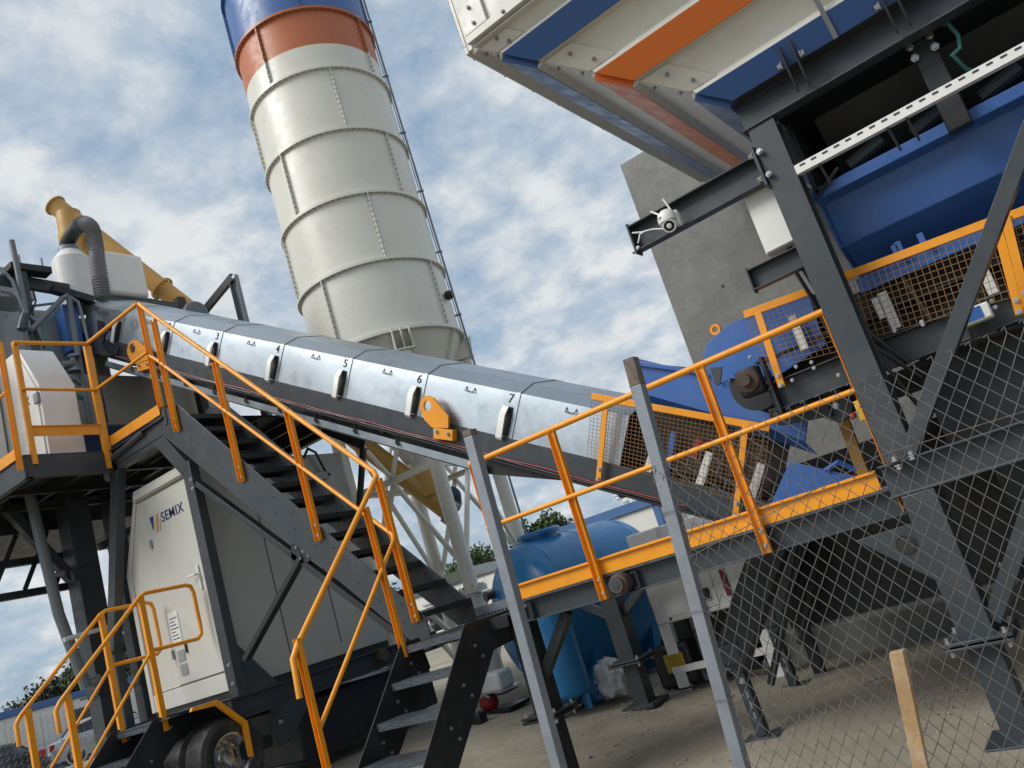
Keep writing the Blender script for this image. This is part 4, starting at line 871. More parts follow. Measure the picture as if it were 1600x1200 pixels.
# weigh belt, its side beam and guards
YB = 5.84
wb = MB().chanout((-1.80, YB, 2.33), (br-.2, YB, 2.27), .20, .07, .01).build('weigh_belt_beam', 'steel', t, bev=.002)
MB().chan((-1.80, 8.2, 2.33), (br-.2, 8.2, 2.27), .2, .07, .01, flip=-1).build('far_beam', 'steel2', wb)
MB().prism([(-1.85, 6.0, 2.62), (br-.3, 6.0, 2.55), (br-.3, 8.1, 2.55), (-1.85, 8.1, 2.62)], ZV*.012).build('belt', 'rubber', wb)
MB().prism([(-1.75, 6.0, 2.2), (br-.3, 6.0, 2.15), (br-.3, 8.1, 2.15), (-1.75, 8.1, 2.2)], ZV*.012).build('return_belt', 'rubber', wb)
MB().tube((-1.83, 6.12, 2.43), (-1.83, 8.1, 2.43), .19, 28).build('head_drum', 'rubber', wb)
MB().lathe([(.06, 0), (.18, 0), (.195, .03), (.195, .05), (.1, .05)], tuple(P(1184, 600, Y=6.10)), -YV, 30, True).build('drum_rim', 'steel2', wb)
bz = MB().box(-1.95, -1.78, YB-.08, YB+.03, 2.38, 2.58).build('bearing_block', 'steel2', wb, bev=.02)
MB().lathe([(.085, 0), (.085, .04), (.045, .05), (.04, .09), (.0, .09)], (-1.865, YB-.07, 2.49), -YV, 20).build('shaft_end', 'brown', bz)
MB().box(-1.76, -1.735, YB-.03, YB+.06, 2.20, 2.62).build('bearing_plate', 'steel2', wb, bev=.003)
mb = MB()
for px in ((1244, 573), (1272, 575), (1238, 594), (1268, 566), (1310, 586), (1205, 607), (1172, 558), (1440, 503), (1442, 507), (1398, 517), (1505, 485), (1555, 480), (1549, 470)): mb.bolt(P(*px, Y=YB), -YV, .0115, .018)
mb.build('bolts', 'bolt', wb, kind='stuff')
guard(t, [(1163, 492), (1262, 456), (1308, 549), (1193, 579)], YB-.02, 12, 12, posts=[((1184, 488), (1222, 605))])
guard(t, [(1320, 432), (1552, 345), (1590, 462), (1352, 530)], YB-.02, 22, 11)
guard(t, [(1572, 340), (1700, 292), (1722, 420), (1600, 455)], YB-.02, 12, 11, posts=[((1556, 345), (1594, 492)), ((1571, 338), (1606, 480))])
for px in ((1248, 520), (1390, 485), (1540, 430), (1368, 470)):
    q = P(*px, Y=YB+.1); k = .03 if px[0] != 1368 else .02
    MB().box(q.x-k, q.x+k, YB+.08, YB+.11, q.z-.13, q.z+.13 if k > .025 else q.z+.02).build('idler_bracket', 'white', t, bev=.004)
q = P(1440, 480, Y=YB+.1); MB().path([(q.x-.03, YB+.1, q.z+.22), (q.x+.02, YB+.1, q.z-.1)], .014, 6).build('tension_rod', 'brown', t)
MB().box(-1.8, br-.3, 6.1, 6.12, 2.42, 2.82).build('dark_skirt', mat('interior_shade', (0, 0, 0)), t)  # interior shade put into the near-black colour behind the guards
# blue hood over the head drum
hd = [P(*q, Y=6.02) for q in ((1098, 560), (1104, 537), (1137, 507), (1168, 494), (1262, 456), (1290, 540), (1215, 588), (1140, 592), (1118, 604))]
hood = MB().prism(hd, YV*.02).build('drum_hood', 'blue', t, bev=.004)
hb_ = [q+YV*.02 for q in hd[:5]]; MB().loft([[a, a+YV*2.0] for a in hb_], cap=False, closed=False).build('hood_top', 'blue', hood)
q = P(1118, 515, Y=6.04); MB().lathe([(.022, -.01), (.042, -.01), (.042, .01), (.022, .01)], q, YV, 16).build('hood_eye', 'yellow', hood)
MB().prism([P(*z, Y=6.02) for z in ((1110, 575), (1128, 573), (1125, 600), (1118, 600))], -YV*.006).build('hood_hook', 'steel', hood)
# counterweight disc, lever and pull switch below the belt
q = P(1306, 634, Y=6.05); d_ = MB().lathe([(0, 0), (.108, 0), (.112, .006), (.112, .06)], q, YV, 36).build('counterweight', 'steel', t)
MB().bolt(q-YV*.002, -YV, .02, .024).build('disc_bolt', 'bolt', d_)
MB().prism([P(*z, Y=6.0) for z in ((1205, 660), (1200, 640), (1230, 633), (1290, 620), (1300, 650), (1220, 665))], YV*.03).build('scraper_arm', 'steel2', t, bev=.004)
MB().prism([P(*z, Y=5.96) for z in ((1228, 608), (1252, 602), (1265, 622), (1258, 635), (1240, 638))], YV*.02).build('arm_plate', 'steel', t, bev=.006)
q = P(1345, 641, Y=5.72); MB().box(q.x-.022, q.x+.022, 5.70, 5.735, q.z-.065, q.z+.065).build('warning_tag', mat('tag_yellow', (.80, .50, .02), .5), t, bev=.003)
q = P(1333, 650, Y=5.75); MB().ball(q, .024, 12, 8).build('stop_button', 'red', t)
q = P(1521, 494, Y=YB-.08); sw = MB().box(q.x-.1, q.x+.1, YB-.10, YB-.001, q.z-.045, q.z+.055).build('pull_switch', 'white', t, bev=.012)
MB().box(q.x-.055, q.x+.055, YB-.104, YB-.1005, q.z-.03, q.z+.045).build('switch_label', 'blue', sw)
MB().path([P(1515, 512, Y=YB-.06), P(1520, 530, Y=YB-.05), P(1528, 552, Y=YB)], .010, 6).build('switch_cable', 'black', sw)
for pts in (((1228, 400), (1262, 455), (1300, 520), (1375, 560), (1440, 640)), ((1238, 395), (1275, 450), (1335, 500), (1390, 545), (1445, 585)), ((1240, 398), (1280, 460), (1350, 530), (1440, 590)), ((1310, 262), (1285, 295), (1275, 310))):
    MB().path([P(*q, Y=YB-.06) for q in pts], .014, 8).build('cable', 'black', t)
q = P(1338, 715, Y=6.6); MB().bar((q.x, 6.6, 1.5), (q.x+.02, 6.6, 2.25), .05, .08, up=XV).build('chute_stay', 'ochre', t)
# cabinet under the arm
t = thing('junction_cabinet', 'white junction cabinet hung under the cantilever arm by the column', 'cabinet', (-1.28, 5.7, 3.2))
MB().box(-1.385, -1.175, YF+.11, YF+.36, 3.20, 3.66).build('case', 'white', t, bev=.006)
MB().box(-1.378, -1.180, YF+.100, YF+.109, 3.207, 3.653).build('door', 'white', t, bev=.004)
MB().box(-1.36, -1.2, YF+.11, YF+.3, 3.662, 3.70).build('hanger', 'steel2', t)
MB().tube((-1.25, YF+.2, 3.2), (-1.24, YF+.2, 3.12), .02, 8).build('gland', 'black', t)
# ================================================================== SECURITY CAMERA
cc = P(1043, 343, Y=YF-.09)
t = thing('security_camera', 'white dome security camera with two antennas on the cantilever arm', 'camera', tuple(cc))
MB().box(cc.x+.035, cc.x+.075, YF-.075, YF-.011, cc.z-.065, cc.z+.05).build('bracket', 'white', t, bev=.012)
MB().path([cc+V((.055, .04, 0)), cc+V((0, .01, .01))], .03, 10).build('arm', 'white', t)
MB().lathe([(.0, .07), (.03, .068), (.055, .05), (.066, .025), (.068, .0), (.066, -.02), (.03, -.022), (.0, -.022)], cc, (0, 0, 1), 28).build('housing', 'white', t)
hd_ = MB().ball(cc+V((0, -.005, -.045)), .052, 18, 12).build('head', 'white', t)
ld = V((.25, -.9, -.42)).normalized(); MB().lathe([(.0, .002), (.036, .002), (.036, -.02)], cc+V((0, -.005, -.045))+ld*.046, ld, 22).build('lens', 'lens', hd_)
MB().lathe([(.037, -.02), (.045, -.02), (.045, .004), (.037, .004)], cc+V((0, -.005, -.045))+ld*.044, ld, 22).build('lens_ring', 'white', hd_)
MB().tube(cc+V((-.035, 0, .05)), cc+V((-.10, .02, .12)), .007, 8).build('antenna', 'white', t); MB().tube(cc+V((.05, .0, .03)), cc+V((.022, .0, .15)), .007, 8).build('antenna', 'white', t)
MB().box(cc.x-.045, cc.x-.01, cc.y-.069, cc.y-.063, cc.z+.01, cc.z+.014).build('marking', 'ink', t)
MB().path([cc+V((-.04, .0, -.05))]+[P(*q, Y=YF-.02) for q in ((1020, 358), (1008, 361), (1000, 366), (997, 380))], .005, 6).build('lead', 'white', t)
MB().path([P(*q, Y=YF-.02) for q in ((1010, 361), (1000, 363), (988, 364))], .006, 6).build('plug', 'white', t)
# ================================================================== MIXER UNIT at the far left
t = thing('mixer_unit', 'grey and blue concrete mixer unit with pipes behind the upper platform', 'mixer', (-11.8, 6.2, gz(-11.8)))
XM = -10.9
def xb(a, b, X, dep, name, ma, parent=None, bev=.006):   # box facing +X between two pixels
    p, q = P(*a, X=X), P(*b, X=X); y0, y1 = sorted((p.y, q.y)); z0, z1 = sorted((p.z, q.z))
    return MB().box(X-dep, X, y0, y1, z0, z1).build(name, ma, parent or t, bev=bev)
MB().box(-13.6, XM-.05, 4.6, 8.6, 5.46, 6.25).build('mixer_hull', mat('hull_beige', (.42, .405, .37), .5, var=.08), t, bev=.03)
MB().box(-13.6, XM-.02, 4.55, 8.65, 4.62, 5.455).build('hull_band', mat('hull_navy', (.028, .055, .135), .4), t, bev=.02)
MB().box(-13.4, XM-.4, 5.0, 6.9, 6.25, 7.32).build('hopper_body', 'grey', t, bev=.03)
MB().lathe([(.62, 6.2), (.62, 7.1), (.50, 7.3)], (XM-.75, 5.95, 0), n=32).build('weigh_drum', mat('drum_grey', (.24, .25, .26), .4), t)
MB().box(-13.4, XM-.55, 4.4, 6.05, 7.62, 8.10).build('cement_hopper', 'grey', t, bev=.01)
MB().chan((XM+.1, 7.9, 7.38), (XM+.1, 4.6, 7.62), .17, .09, .01, flip=-1).build('top_beam', 'steel', t, bev=.003)
MB().box(XM-.2, XM+.35, 6.55, 7.75, 7.02, 7.32).build('head_cover', 'steel', t, bev=.02)
MB().bar((XM+.2, 6.45, 7.30), (XM+.2, 5.9, 7.42), .12, .1).build('head_stay', 'steel2', t)
p = P(33, 440, X=XM+.2); q = P(44, 545, X=XM+.2)
MB().bar((XM+.2, p.y, 4.6), (XM+.2, p.y, 7.7), .13, .13, up=XV).build('frame_column', 'steel', t, bev=.005)
MB().bar((XM+.2, 7.9, 4.6), (XM+.2, 7.9, 7.5), .13, .13, up=XV).build('frame_column', 'steel2', t, bev=.005)
# white dust housing and box, black elbow and ribbed hose
D1 = 12.5
cyl = P(115, 428, D=D1); r_ = .27
MB().lathe([(r_, 7.3), (r_, cyl.z+.20), (r_*.55, cyl.z+.36), (0, cyl.z+.36)], (cyl.x, cyl.y, 0), n=36).build('dust_housing', 'white', t)
MB().lathe([(.12, 0), (.155, .0), (.155, .06), (.12, .06)], (cyl.x, cyl.y, cyl.z+.36), n=28).build('hose_clamp', 'galvd', t)
bx = P(186, 425, D=D1+.4); MB().box(bx.x-.35, bx.x+.15, bx.y-.30, bx.y+.34, bx.z-.45, bx.z+.26).build('filter_box', 'white', t, bev=.05)
hp_ = [V((cyl.x, cyl.y, cyl.z+.38)), V((cyl.x, cyl.y, cyl.z+.52))]+[P(*z, D=d) for z, d in (((121, 356), 12.4), ((131, 349), 12.3), ((142, 355), 12.1), ((147, 372), 12.0), ((151, 400), 11.9), ((157, 440), 11.85), ((161, 470), 11.8))]
pts = []
for i in range(len(hp_)-1):
    for k in range(8): 
        a, b, c, d = hp_[max(0, i-1)], hp_[i], hp_[i+1], hp_[min(len(hp_)-1, i+2)]; u = k/8
        pts.append(.5*((2*b)+(c-a)*u+(2*a-5*b+4*c-d)*u*u+(3*b-a-3*c+d)*u**3))
MB().path(pts[:18], .104, 16).build('elbow', 'black', t)
rr = []; pp_ = []
n_ = len(pts)-16
for i in range(16, len(pts)-1):
    for k in range(2): pp_.append(lerp(pts[i], pts[i+1], k/2)); rr.append(.112 if len(rr) % 2 else .096)
MB().path(pp_, rr, 16).build('ribbed_hose', 'hose', t, smooth=70)
# pipes
def pipe(pxs, r, ma='pipe', name='pipe', X=XM+.35):
    MB().path([P(*q, X=X) for q in pxs], r, 10).build(name, ma, t)
pipe(((18, 376), (24, 405), (37, 470), (42, 500), (44, 512), (50, 514), (58, 506), (98, 466), (104, 462), (108, 468), (128, 590), (142, 668)), .038)
pipe(((0, 427), (10, 428), (19, 438), (28, 462), (40, 490), (62, 504)), .022, 'galvd')
pipe(((108, 463), (122, 472), (130, 500), (138, 535)), .022, 'galvd')
pipe(((94, 482), (82, 497), (66, 508), (75, 540), (90, 570), (100, 605), (112, 620), (135, 625)), .014, 'teal', 'hose')
pipe(((70, 530), (80, 545), (95, 580), (104, 600), (120, 618), (138, 622)), .012, 'teal', 'hose')
pipe(((0, 455), (14, 458), (30, 470), (52, 478), (84, 474)), .018, 'hose', 'hose', X=XM+.25)
pipe(((52, 455), (56, 470), (50, 490), (58, 520), (70, 545)), .012, 'black', 'hose', X=XM+.3)
pipe(((146, 560), (150, 590), (160, 625), (166, 660)), .03, 'steel', X=XM+.5)
pipe(((40, 492), (36, 505), (34, 515)), .06, 'steel', 'coupling')
for px, a in (((115, 557), .085), ((116, 579), .085)):
    q = P(*px, X=XM+.4); MB().lathe([(.03, -.015), (a, -.015), (a, .015), (.03, .015)], q, ZV, 20, True).build('valve_flange', 'galvd', t)
q = P(115, 568, X=XM+.4); MB().tube(q-ZV*.1, q+ZV*.1, .04, 12).build('valve_body', 'galvd', t)
q2 = P(97, 571, X=XM+.4); MB().tube(q2, q, .055, 14).build('valve_actuator', 'pipe', t)
pipe(((116, 583), (117, 592), (124, 598), (133, 600)), .035)
q = P(116, 480, X=XM+.1); xb((96, 475), (134, 548), XM+.05, .25, 'blue_plate', 'blue')
xb((66, 616), (104, 676), XM+.95, .5, 'blue_box', 'blue', bev=.03)
pp2 = P(63, 443, X=XM+.3); MB().box(XM+.1, XM+.3, pp2.y-.35, pp2.y+.2, 7.62, 7.72).build('sensor_tray', 'steel2', t, bev=.01)
for dy in (-.2, .1): MB().tube((XM+.25, pp2.y+dy, 7.72), (XM+.25, pp2.y+dy, 7.86), .015, 8).build('sensor', 'galvd', t)
# under the platform: legs, struts and pipe
for px, w_, z0 in (((128, 880), .30, gz(-10.9)), ((190, 880), .2, gz(-10.9))):
    q = P(*px, X=XM); MB().bar((XM, q.y, z0), (XM, q.y, 4.5), w_, w_, up=XV).build('leg', 'steel', t, bev=.008)
    MB().box(XM-w_, XM+w_, q.y-w_, q.y+w_, z0-.02, z0+.03).build('base_plate', 'steel', t)
    MB().box(XM-w_*.7, XM+w_*.7, q.y-w_*.7, q.y+w_*.7, P(160, 1085, X=XM).z, P(160, 1085, X=XM).z+.03).build('leg_flange', 'steel', t)
for q in ((-13.2, 4.9), (-13.2, 8.3), (XM-.1, 8.3)): MB().bar((q[0], q[1], gz(-12)), (q[0], q[1], 4.6), .22, .22).build('leg', 'steel2', t, bev=.006)
a, b = P(38, 812, X=XM), P(112, 905, X=XM); MB().bar(a+V((0, -.3, .35)), b, .12, .12).build('strut', 'steel', t, bev=.004)
a, b = P(150, 820, X=XM), P(196, 850, X=XM); MB().bar(b+V((0, .3, .25)), a+V((0, 0, -.3)), .1, .1).build('strut', 'steel', t, bev=.004)
a, b = P(112, 900, X=XM+.12), P(150, 888, X=XM+.12); MB().bar(a, b, .09, .14).build('lug_arm', 'steel', t, bev=.01)
pipe(((50, 735), (42, 738), (40, 748), (60, 830), (92, 960), (135, 1075)), .065, 'pipe', 'drain_pipe', X=XM+.3)
pipe(((82, 900), (100, 895)), .03, 'galvd', 'pipe_clamp'); pipe(((100, 1000), (132, 990), (176, 978)), .028, 'white', 'cross_pipe', X=XM+.4)
q = P(140, 1070, X=XM+.3); MB().lathe([(.03, 0), (.06, 0), (.06, .14), (.03, .14)], q, (0, .9, .3), 16, True).build('pipe_coupling', 'galvd', t)
for z in (4.15, 3.75, 3.35): MB().bar((XM-.3, 4.0, z), (XM-.3, 5.9, z), .09, .09).build('lattice_beam', 'steel2', t)
for k in range(5): MB().bar((XM-.28, 4.0+k*.38, 3.4), (XM-.28, 4.38+k*.38, 4.1), .045, .045).build('lattice_bar', 'steel2', t)
MB().box(-13.5, XM-.4, 3.6, 8.4, 4.2, 4.55).build('floor_grid', 'steel2', t)
# white cabinet on the platform
t = thing('switch_cabinet', 'white switch cabinet with sloped flank behind the platform railing', 'cabinet', (-9.9, 5.0, PZ))
Yc = 4.80
pf = [P(*q, Y=Yc) for q in ((27, 546), (60, 600), (72, 672))]; xl = pf[0].x-.75
poly = [V((xl, Yc, pf[0].z)), pf[0], pf[1], V((pf[2].x, Yc, PZ+.02)), V((xl, Yc, PZ+.02))]
MB().prism(poly, YV*.42).build('case', 'white', t, bev=.012)
c_ = sum(poly, V())/5
MB().prism([V((c_.x+(p.x-c_.x)*.90, Yc, c_.z+(p.z-c_.z)*.93)) for p in poly], -YV*.018).build('door', 'white', t, bev=.004)
q = P(57, 622, Y=Yc-.02); MB().box(q.x-.05, q.x+.05, Yc-.035, Yc-.002, q.z-.06, q.z+.06).build('hinge', 'galvd', t, bev=.004)
q = P(43, 629, Y=Yc-.02); text('X', .15, (q.x, Yc-.0205, q.z), XV, ZV, 'logo', t, 'lettering')
t = thing('side_housing', 'white machine housing cut by the left edge behind the railing', 'housing', (-10.2, 3.8, PZ))
a, b = P(-40, 560, X=-10.2), P(16, 680, X=-10.2)
MB().box(-11.2, -10.2, a.y-.4, b.y-.05, PZ-.05, a.z+.1).build('case', 'white', t, bev=.02)
MB().box(-10.2, -10.19, b.y-.30, b.y-.29, PZ, a.z).build('door_gap', 'ink', t)
# galvanised arm and fan on the conveyor roof
t = thing('cable_arm', 'bent galvanised cable arm rising behind the conveyor covers', 'cable arm', tuple(P(345, 500, Y=7.9)))
a, b, c = P(308, 476, Y=7.9), P(361, 432, Y=7.9), P(384, 512, Y=7.9)
MB().chan(a-V((.3, 0, .25)), b, .12, .06, .006).build('arm', 'steel', t); MB().chanout(b, V((b.x+.02, b.y, 3.9)), .16, .07, .004, up=XV).build('tray', 'galvd', t)
mb = MB()
for k in range(18):
    mb.box(b.x-.06, b.x-.035, 7.892, 7.897, b.z-.1-k*.06, b.z-.07-k*.06); mb.box(b.x+.035, b.x+.06, 7.892, 7.897, b.z-.1-k*.06, b.z-.07-k*.06)
mb.build('tray_slots', 'ink', t, kind='stuff')
q = P(312, 489, Y=7.3)
t = thing('motor_drum', 'round dark grey motor perched on top of the conveyor covers', 'motor', tuple(q))
MB().lathe([(0, 0), (.10, 0), (.15, .02), (.17, .06), (.17, .36), (.14, .42), (0, .42)], q+V((.1, -.12, -.02)), (-.9, .35, .05), 24).build('drum', mat('motor_grey', (.13, .14, .155), .5), t)
MB().box(q.x-.15, q.x+.1, q.y-.05, q.y+.15, q.z-.35, q.z-.1).build('foot', 'steel', t)
# ================================================================== CHAIN-LINK FENCE in front
YFn = 2.8
t = thing('chain_link_fence', 'galvanised chain-link fence with two leaning square posts in the foreground', 'fence', (-1.4, YFn, 0))
def fpost(pt, pb, w, hd):
    a, b = P(*pt, Y=YFn), P(*pb, Y=YFn); d = (b-a)/(a.z-b.z); g_ = a+d*a.z*1.02
    rot = lerp(a, g_, hd); 
    o = MB().bar(rot, g_, w, w, up=XV).build('post', 'galvd', t, bev=.003)
    MB().bar(a, rot, w, w, up=XV).build('rusty_head', 'rust', o, bev=.003, label='rust-stained bare top of the fence post')
    return a, g_
pa0, pa1 = fpost((985, 560), (1160, 1200), .046, .045); pb0, pb1 = fpost((733, 672), (874, 1200), .046, .012)
mb = MB(); R3 = random.Random(11)
pit, zt = .0495, 1.875
hz_ = .064
def dist(x, z):
    return V((x+.006*math.sin(z*7+x*5)+.004*math.sin(x*17+z*3), YFn-.03+.012*math.sin(x*4.1+1)+.014*math.sin(z*3.3+x*2), z+.006*math.sin(x*9+z*4)-.10*max(0, -.95-x)**1.5))
NX, NZ = 52, 29
for i in range(NX):
    x0 = -1.36+i*pit; z = zt; k = 0; pts = [dist(x0+.5*pit-.012, zt+.012), dist(x0+.5*pit, zt+.018)]
    while k < NZ*2:
        pts.append(dist(x0+(0 if k % 2 else pit*.5)+(.0 if k % 2 else 0), zt-k*hz_*.5) if False else dist(x0+(pit*.5 if k % 2 == 0 else 0), zt-k*hz_*.5)); k += 1
    mb.path([p+YV*.002*(1 if j % 2 else -1) for j, p in enumerate(pts)], .0013, 4, False)
    pts2 = [dist(x0+pit*.5+(0 if k % 2 == 0 else pit*.5), zt-k*hz_*.5) for k in range(NZ*2)]
    mb.path([p-YV*.002*(1 if j % 2 else -1) for j, p in enumerate(pts2)], .0013, 4, False)
mb.build('chain_link_mesh', 'wire', t, kind='stuff')
for z, p in ((1.70, 0), (1.35, 0), (1.05, 0), (.7, 0)):
    c = lerp(pa0, pa1, (pa0.z-z)/(pa0.z-pa1.z)); mb = MB().path([c+V((.03, -.03, .0)), c+V((-.032, -.03, .004)), c+V((-.032, .03, 0)), c+V((.03, .03, -.004)), c+V((.03, -.03, .0)), c+V((.06, -.02, -.03))], .0013, 5); mb.build('tie_wire', 'wire', t)
MB().path([lerp(pa0, pa1, .32)+V((.03, -.03, 0)), (-.6, YFn-.035, 1.66), (.4, YFn-.03, 1.64), (1.2, YFn-.03, 1.65)], .0016, 5).build('strand', 'rust', t)
# far chain-link run between the trailer and the parked cars
t = thing('boundary_fence', 'distant chain-link fence before the parked cars at lower left', 'fence', (-12.2, 5, .42))
g_ = gz(-12.2); mb = MB()
for i in range(90):
    y0 = 2.6+i*.075
    for s in (0, 1):
        mb.path([(-12.2, y0+.0375*((k+s) % 2), g_+1.45-k*.04) for k in range(36)], .0011, 3, False)
mb.build('chain_link_mesh', 'wire', t, kind='stuff')
for y in (4.02, 6.5, 9): MB().bar((-12.15, y, g_), (-12.15, y, g_+1.55), .05, .05).build('post', 'galvd', t)
# ================================================================== TIMBER STAKE
a = P(1401, 1017, Y=2.68); b = P(1440, 1200, Y=2.72); b = a+(b-a)/(a.z-b.z)*a.z*1.03
mb = MB(); R4 = random.Random(2); rings = []
for k in range(9):
    c = lerp(a, b, k/8); j = lambda: R4.uniform(-.0016, .0016)
    rings.append([c+V((sx*.0215+j(), sy*.016+j(), 0)) for sx, sy in ((-1, -1), (1, -1), (1, 1), (-1, 1))])
mb.loft(rings); tag(mb.build('timber_stake', 'wood', bev=.002), 'rough sawn timber stake standing before the chain-link fence', 'stake')
# ================================================================== WHITE GENERATOR and boxes by the wall
YG = 8.6
t = thing('generator_set', 'white steel generator housing on legs behind the walkway beam', 'generator', (-4.2, YG+.3, 0))
gx0, gx1 = -4.72, -3.50
MB().box(gx0, gx1, YG, YG+.8, .78, 1.36).build('housing', 'white', t, bev=.015)
MB().box(gx0+.16, gx1-.42, YG-.012, YG-.001, .84, 1.28).build('access_door', 'white', t, bev=.006)
for x in (gx0, gx1-.14): MB().box(x, x+.14, YG+.01, YG+.10, 0, .779).build('leg', 'white', t, bev=.006); MB().box(x, x+.14, YG+.66, YG+.76, 0, .779).build('leg', 'white', t, bev=.006)
MB().box(gx0+.15, gx1-.15, YG+.60, YG+.64, .1, .77).build('inner_panel', 'brown', t)
MB().box(gx0, gx1, YG+.0, YG+.06, .25, .32).build('skid_rail', 'white', t)
q = P(1102, 928, Y=YG-.02); MB().box(q.x-.05, q.x+.05, YG-.05, YG-.001, q.z-.06, q.z+.06).build('control_panel', 'black', t, bev=.01)
q = P(1133, 910, Y=YG-.02); MB().box(q.x-.03, q.x+.03, YG-.02, YG-.001, q.z-.14, q.z+.14).build('red_plate', mat('maroon', (.20, .02, .05), .5), t)
MB().path([P(*z, Y=YG-.03) for z in ((1100, 940), (1104, 955), (1095, 965), (1085, 985), (1095, 998))], .008, 6).build('cable', 'black', t)
mb = MB(); [mb.bolt(P(*z, Y=YG-.002), -YV, .014, .008) for z in ((1046, 960), (1052, 957), (1048, 967))]; mb.build('bolts', 'black', t, kind='stuff')
def carton(name, label, a, b, Y, dep, z0=None):
    p, q = P(*a, Y=Y), P(*b, Y=Y); t = thing(name, label, 'box', (p.x, Y, 0))
    z1 = p.z; zb = min(q.z, z1-.15); x0, x1 = p.x, q.x
    MB().box(x0, x1, Y, Y+dep, zb-.55, z1-.22).build('case', 'grey', t, bev=.01); MB().box(x0-.02, x1+.02, Y-.02, Y+dep+.02, z1-.219, z1).build('lid', 'white', t, bev=.02)
    MB().box(x0+.1, x1-.1, Y+.1, Y+dep-.1, 0, zb-.551).build('stand', 'steel2', t)
carton('chest_box', 'white lidded chest standing beside the blue water tank', (980, 838), (1036, 862), 9.0, .6)
carton('chest_box', 'small white lidded box before the concrete wall', (1063, 812), (1120, 828), 9.05, .45)
q = P(1128, 822, Y=9.0); tag(MB().box(q.x-.05, q.x+.12, 8.95, 9.3, q.z-.12, q.z+.1).box(q.x, q.x+.05, 9.0, 9.2, 0, q.z-.12).build('brick_red_box', mat('brick_red', (.18, .03, .03), .6), bev=.01), 'dark red box beside the small white box', 'box')
# ================================================================== JUNK on the ground
def gp(px): 
    p = P(*px, Z=0)
    for _ in range(6): p = P(*px, Z=gz(p.x))
    return p
q = gp((1042, 1078)); t = thing('tool_case', 'black tool case with yellow panel lying by the support post', 'tool case', (q.x, q.y, q.z))
MB().box(q.x-.05, q.x+.42, q.y-.02, q.y+.22, q.z, q.z+.46).build('shell', 'black', t, bev=.04); MB().box(q.x+.1, q.x+.34, q.y-.035, q.y-.02, q.z+.16, q.z+.36).build('yellow_panel', mat('case_yellow', (.35, .25, .02), .5), t, bev=.01)
MB().path([(q.x+.08, q.y+.08, q.z+.45), (q.x+.1, q.y+.08, q.z+.53), (q.x+.28, q.y+.08, q.z+.53), (q.x+.3, q.y+.08, q.z+.45)], .018, 8).build('handle', 'black', t)
q = gp((1090, 1068)); t = thing('angle_grinder', 'black corded power tool on the ground beside the tool case', 'power tool', tuple(q))
MB().path([q+V((-.2, 0, .08)), q+V((.0, 0, .1)), q+V((.18, .02, .09))], [.05, .06, .045], 12).build('body', 'black', t); MB().lathe([(0, 0), (.1, 0), (.1, .02), (.03, .03)], q+V((.2, -.05, .12)), -YV, 20).build('disc_guard', 'galvd', t)
MB().path([q+V((-.2, 0, .08)), q+V((-.3, -.1, .02)), q+V((-.1, -.22, .015)), q+V((.2, -.2, .015)), q+V((.4, -.05, .015)), q+V((.45, .2, .015)), q+V((.1, .3, .015))], .01, 6).build('cord', 'black', t)
def crumple(name, label, cat, px, r, ma, sq, seed):
    q = gp(px); R5 = random.Random(seed); b = bmesh.new(); bmesh.ops.create_icosphere(b, subdivisions=4, radius=r)
    from mathutils import noise as nz_
    for v in b.verts:
        d = v.co.normalized(); k = 1+.45*nz_.noise(d*2.2+V((seed, 0, 0)))+.18*abs(nz_.noise(d*6+V((0, seed, 0)))); v.co = V((d.x*sq[0], d.y*sq[1], max(-.55, d.z)*sq[2]))*r*k
    me = bpy.data.meshes.new(name); b.to_mesh(me); b.free(); mz = min(v.co.z for v in me.vertices); me.transform(Matrix.Translation(V((0, 0, -mz)))); me.shade_smooth(); me.materials.append(M[ma])
    o = bpy.data.objects.new(name, me); COL.objects.link(o); o.location = q; tag(o, label, cat)
crumple('plastic_bag', 'crumpled white plastic bag on the ground by the post', 'bag', (962, 1092), .19, 'bag', (1.0, .9, 1.25), 3)
crumple('blue_sack', 'slumped blue sack on the ground beside the white bag', 'sack', (932, 1097), .17, 'bluebag', (1.1, .9, .75), 8)
q0 = gp((870, 1118)); pts = [gp(z)+ZV*.035 for z in ((862, 1124), (880, 1118), (900, 1106), (925, 1082), (950, 1058), (975, 1040))]
tag(MB().path(pts, .03, 10).build('ground_hose', 'hose'), 'grey hose lying across the ground below the vessel', 'hose')
q = gp((868, 1100)); t = thing('blue_bucket', 'dark blue bucket with wire handle under the pressure vessel', 'bucket', tuple(q))
MB().lathe([(0, .005), (.12, .005), (.15, .25), (.14, .25), (.11, .02)], q, n=24).build('bucket', mat('bucket_navy', (.02, .03, .10), .4), t); MB().path([q+V((.145*math.cos(a), .05*math.sin(a), .24+.10*math.sin(a))) for a in [math.pi*k/8 for k in range(9)]], .006, 6).build('handle', 'galvd', t)
q = gp((775, 1112)); t = thing('red_pump', 'red and white motor pump on the ground behind the steps', 'pump', tuple(q))
MB().lathe([(.04, 0), (.10, .02), (.10, .14), (.04, .17)], q+V((-.12, 0, .12)), (1, -.3, .1), 18, True).build('casing', 'red', t); MB().box(q.x-.1, q.x+.25, q.y-.1, q.y+.2, q.z+.22, q.z+.45).build('housing', 'white', t, bev=.04); MB().box(q.x-.3, q.x+.35, q.y-.15, q.y+.25, q.z, q.z+.04).build('base', 'black', t)
MB().path([q+V((-.35, -.1, .45)), q+V((.05, -.1, .18))], .018, 8).build('pull_bar', 'galvd', t)
q = gp((748, 1132)); t = thing('battery_pack', 'small black battery pack left on the ground by the pump', 'battery', tuple(q))
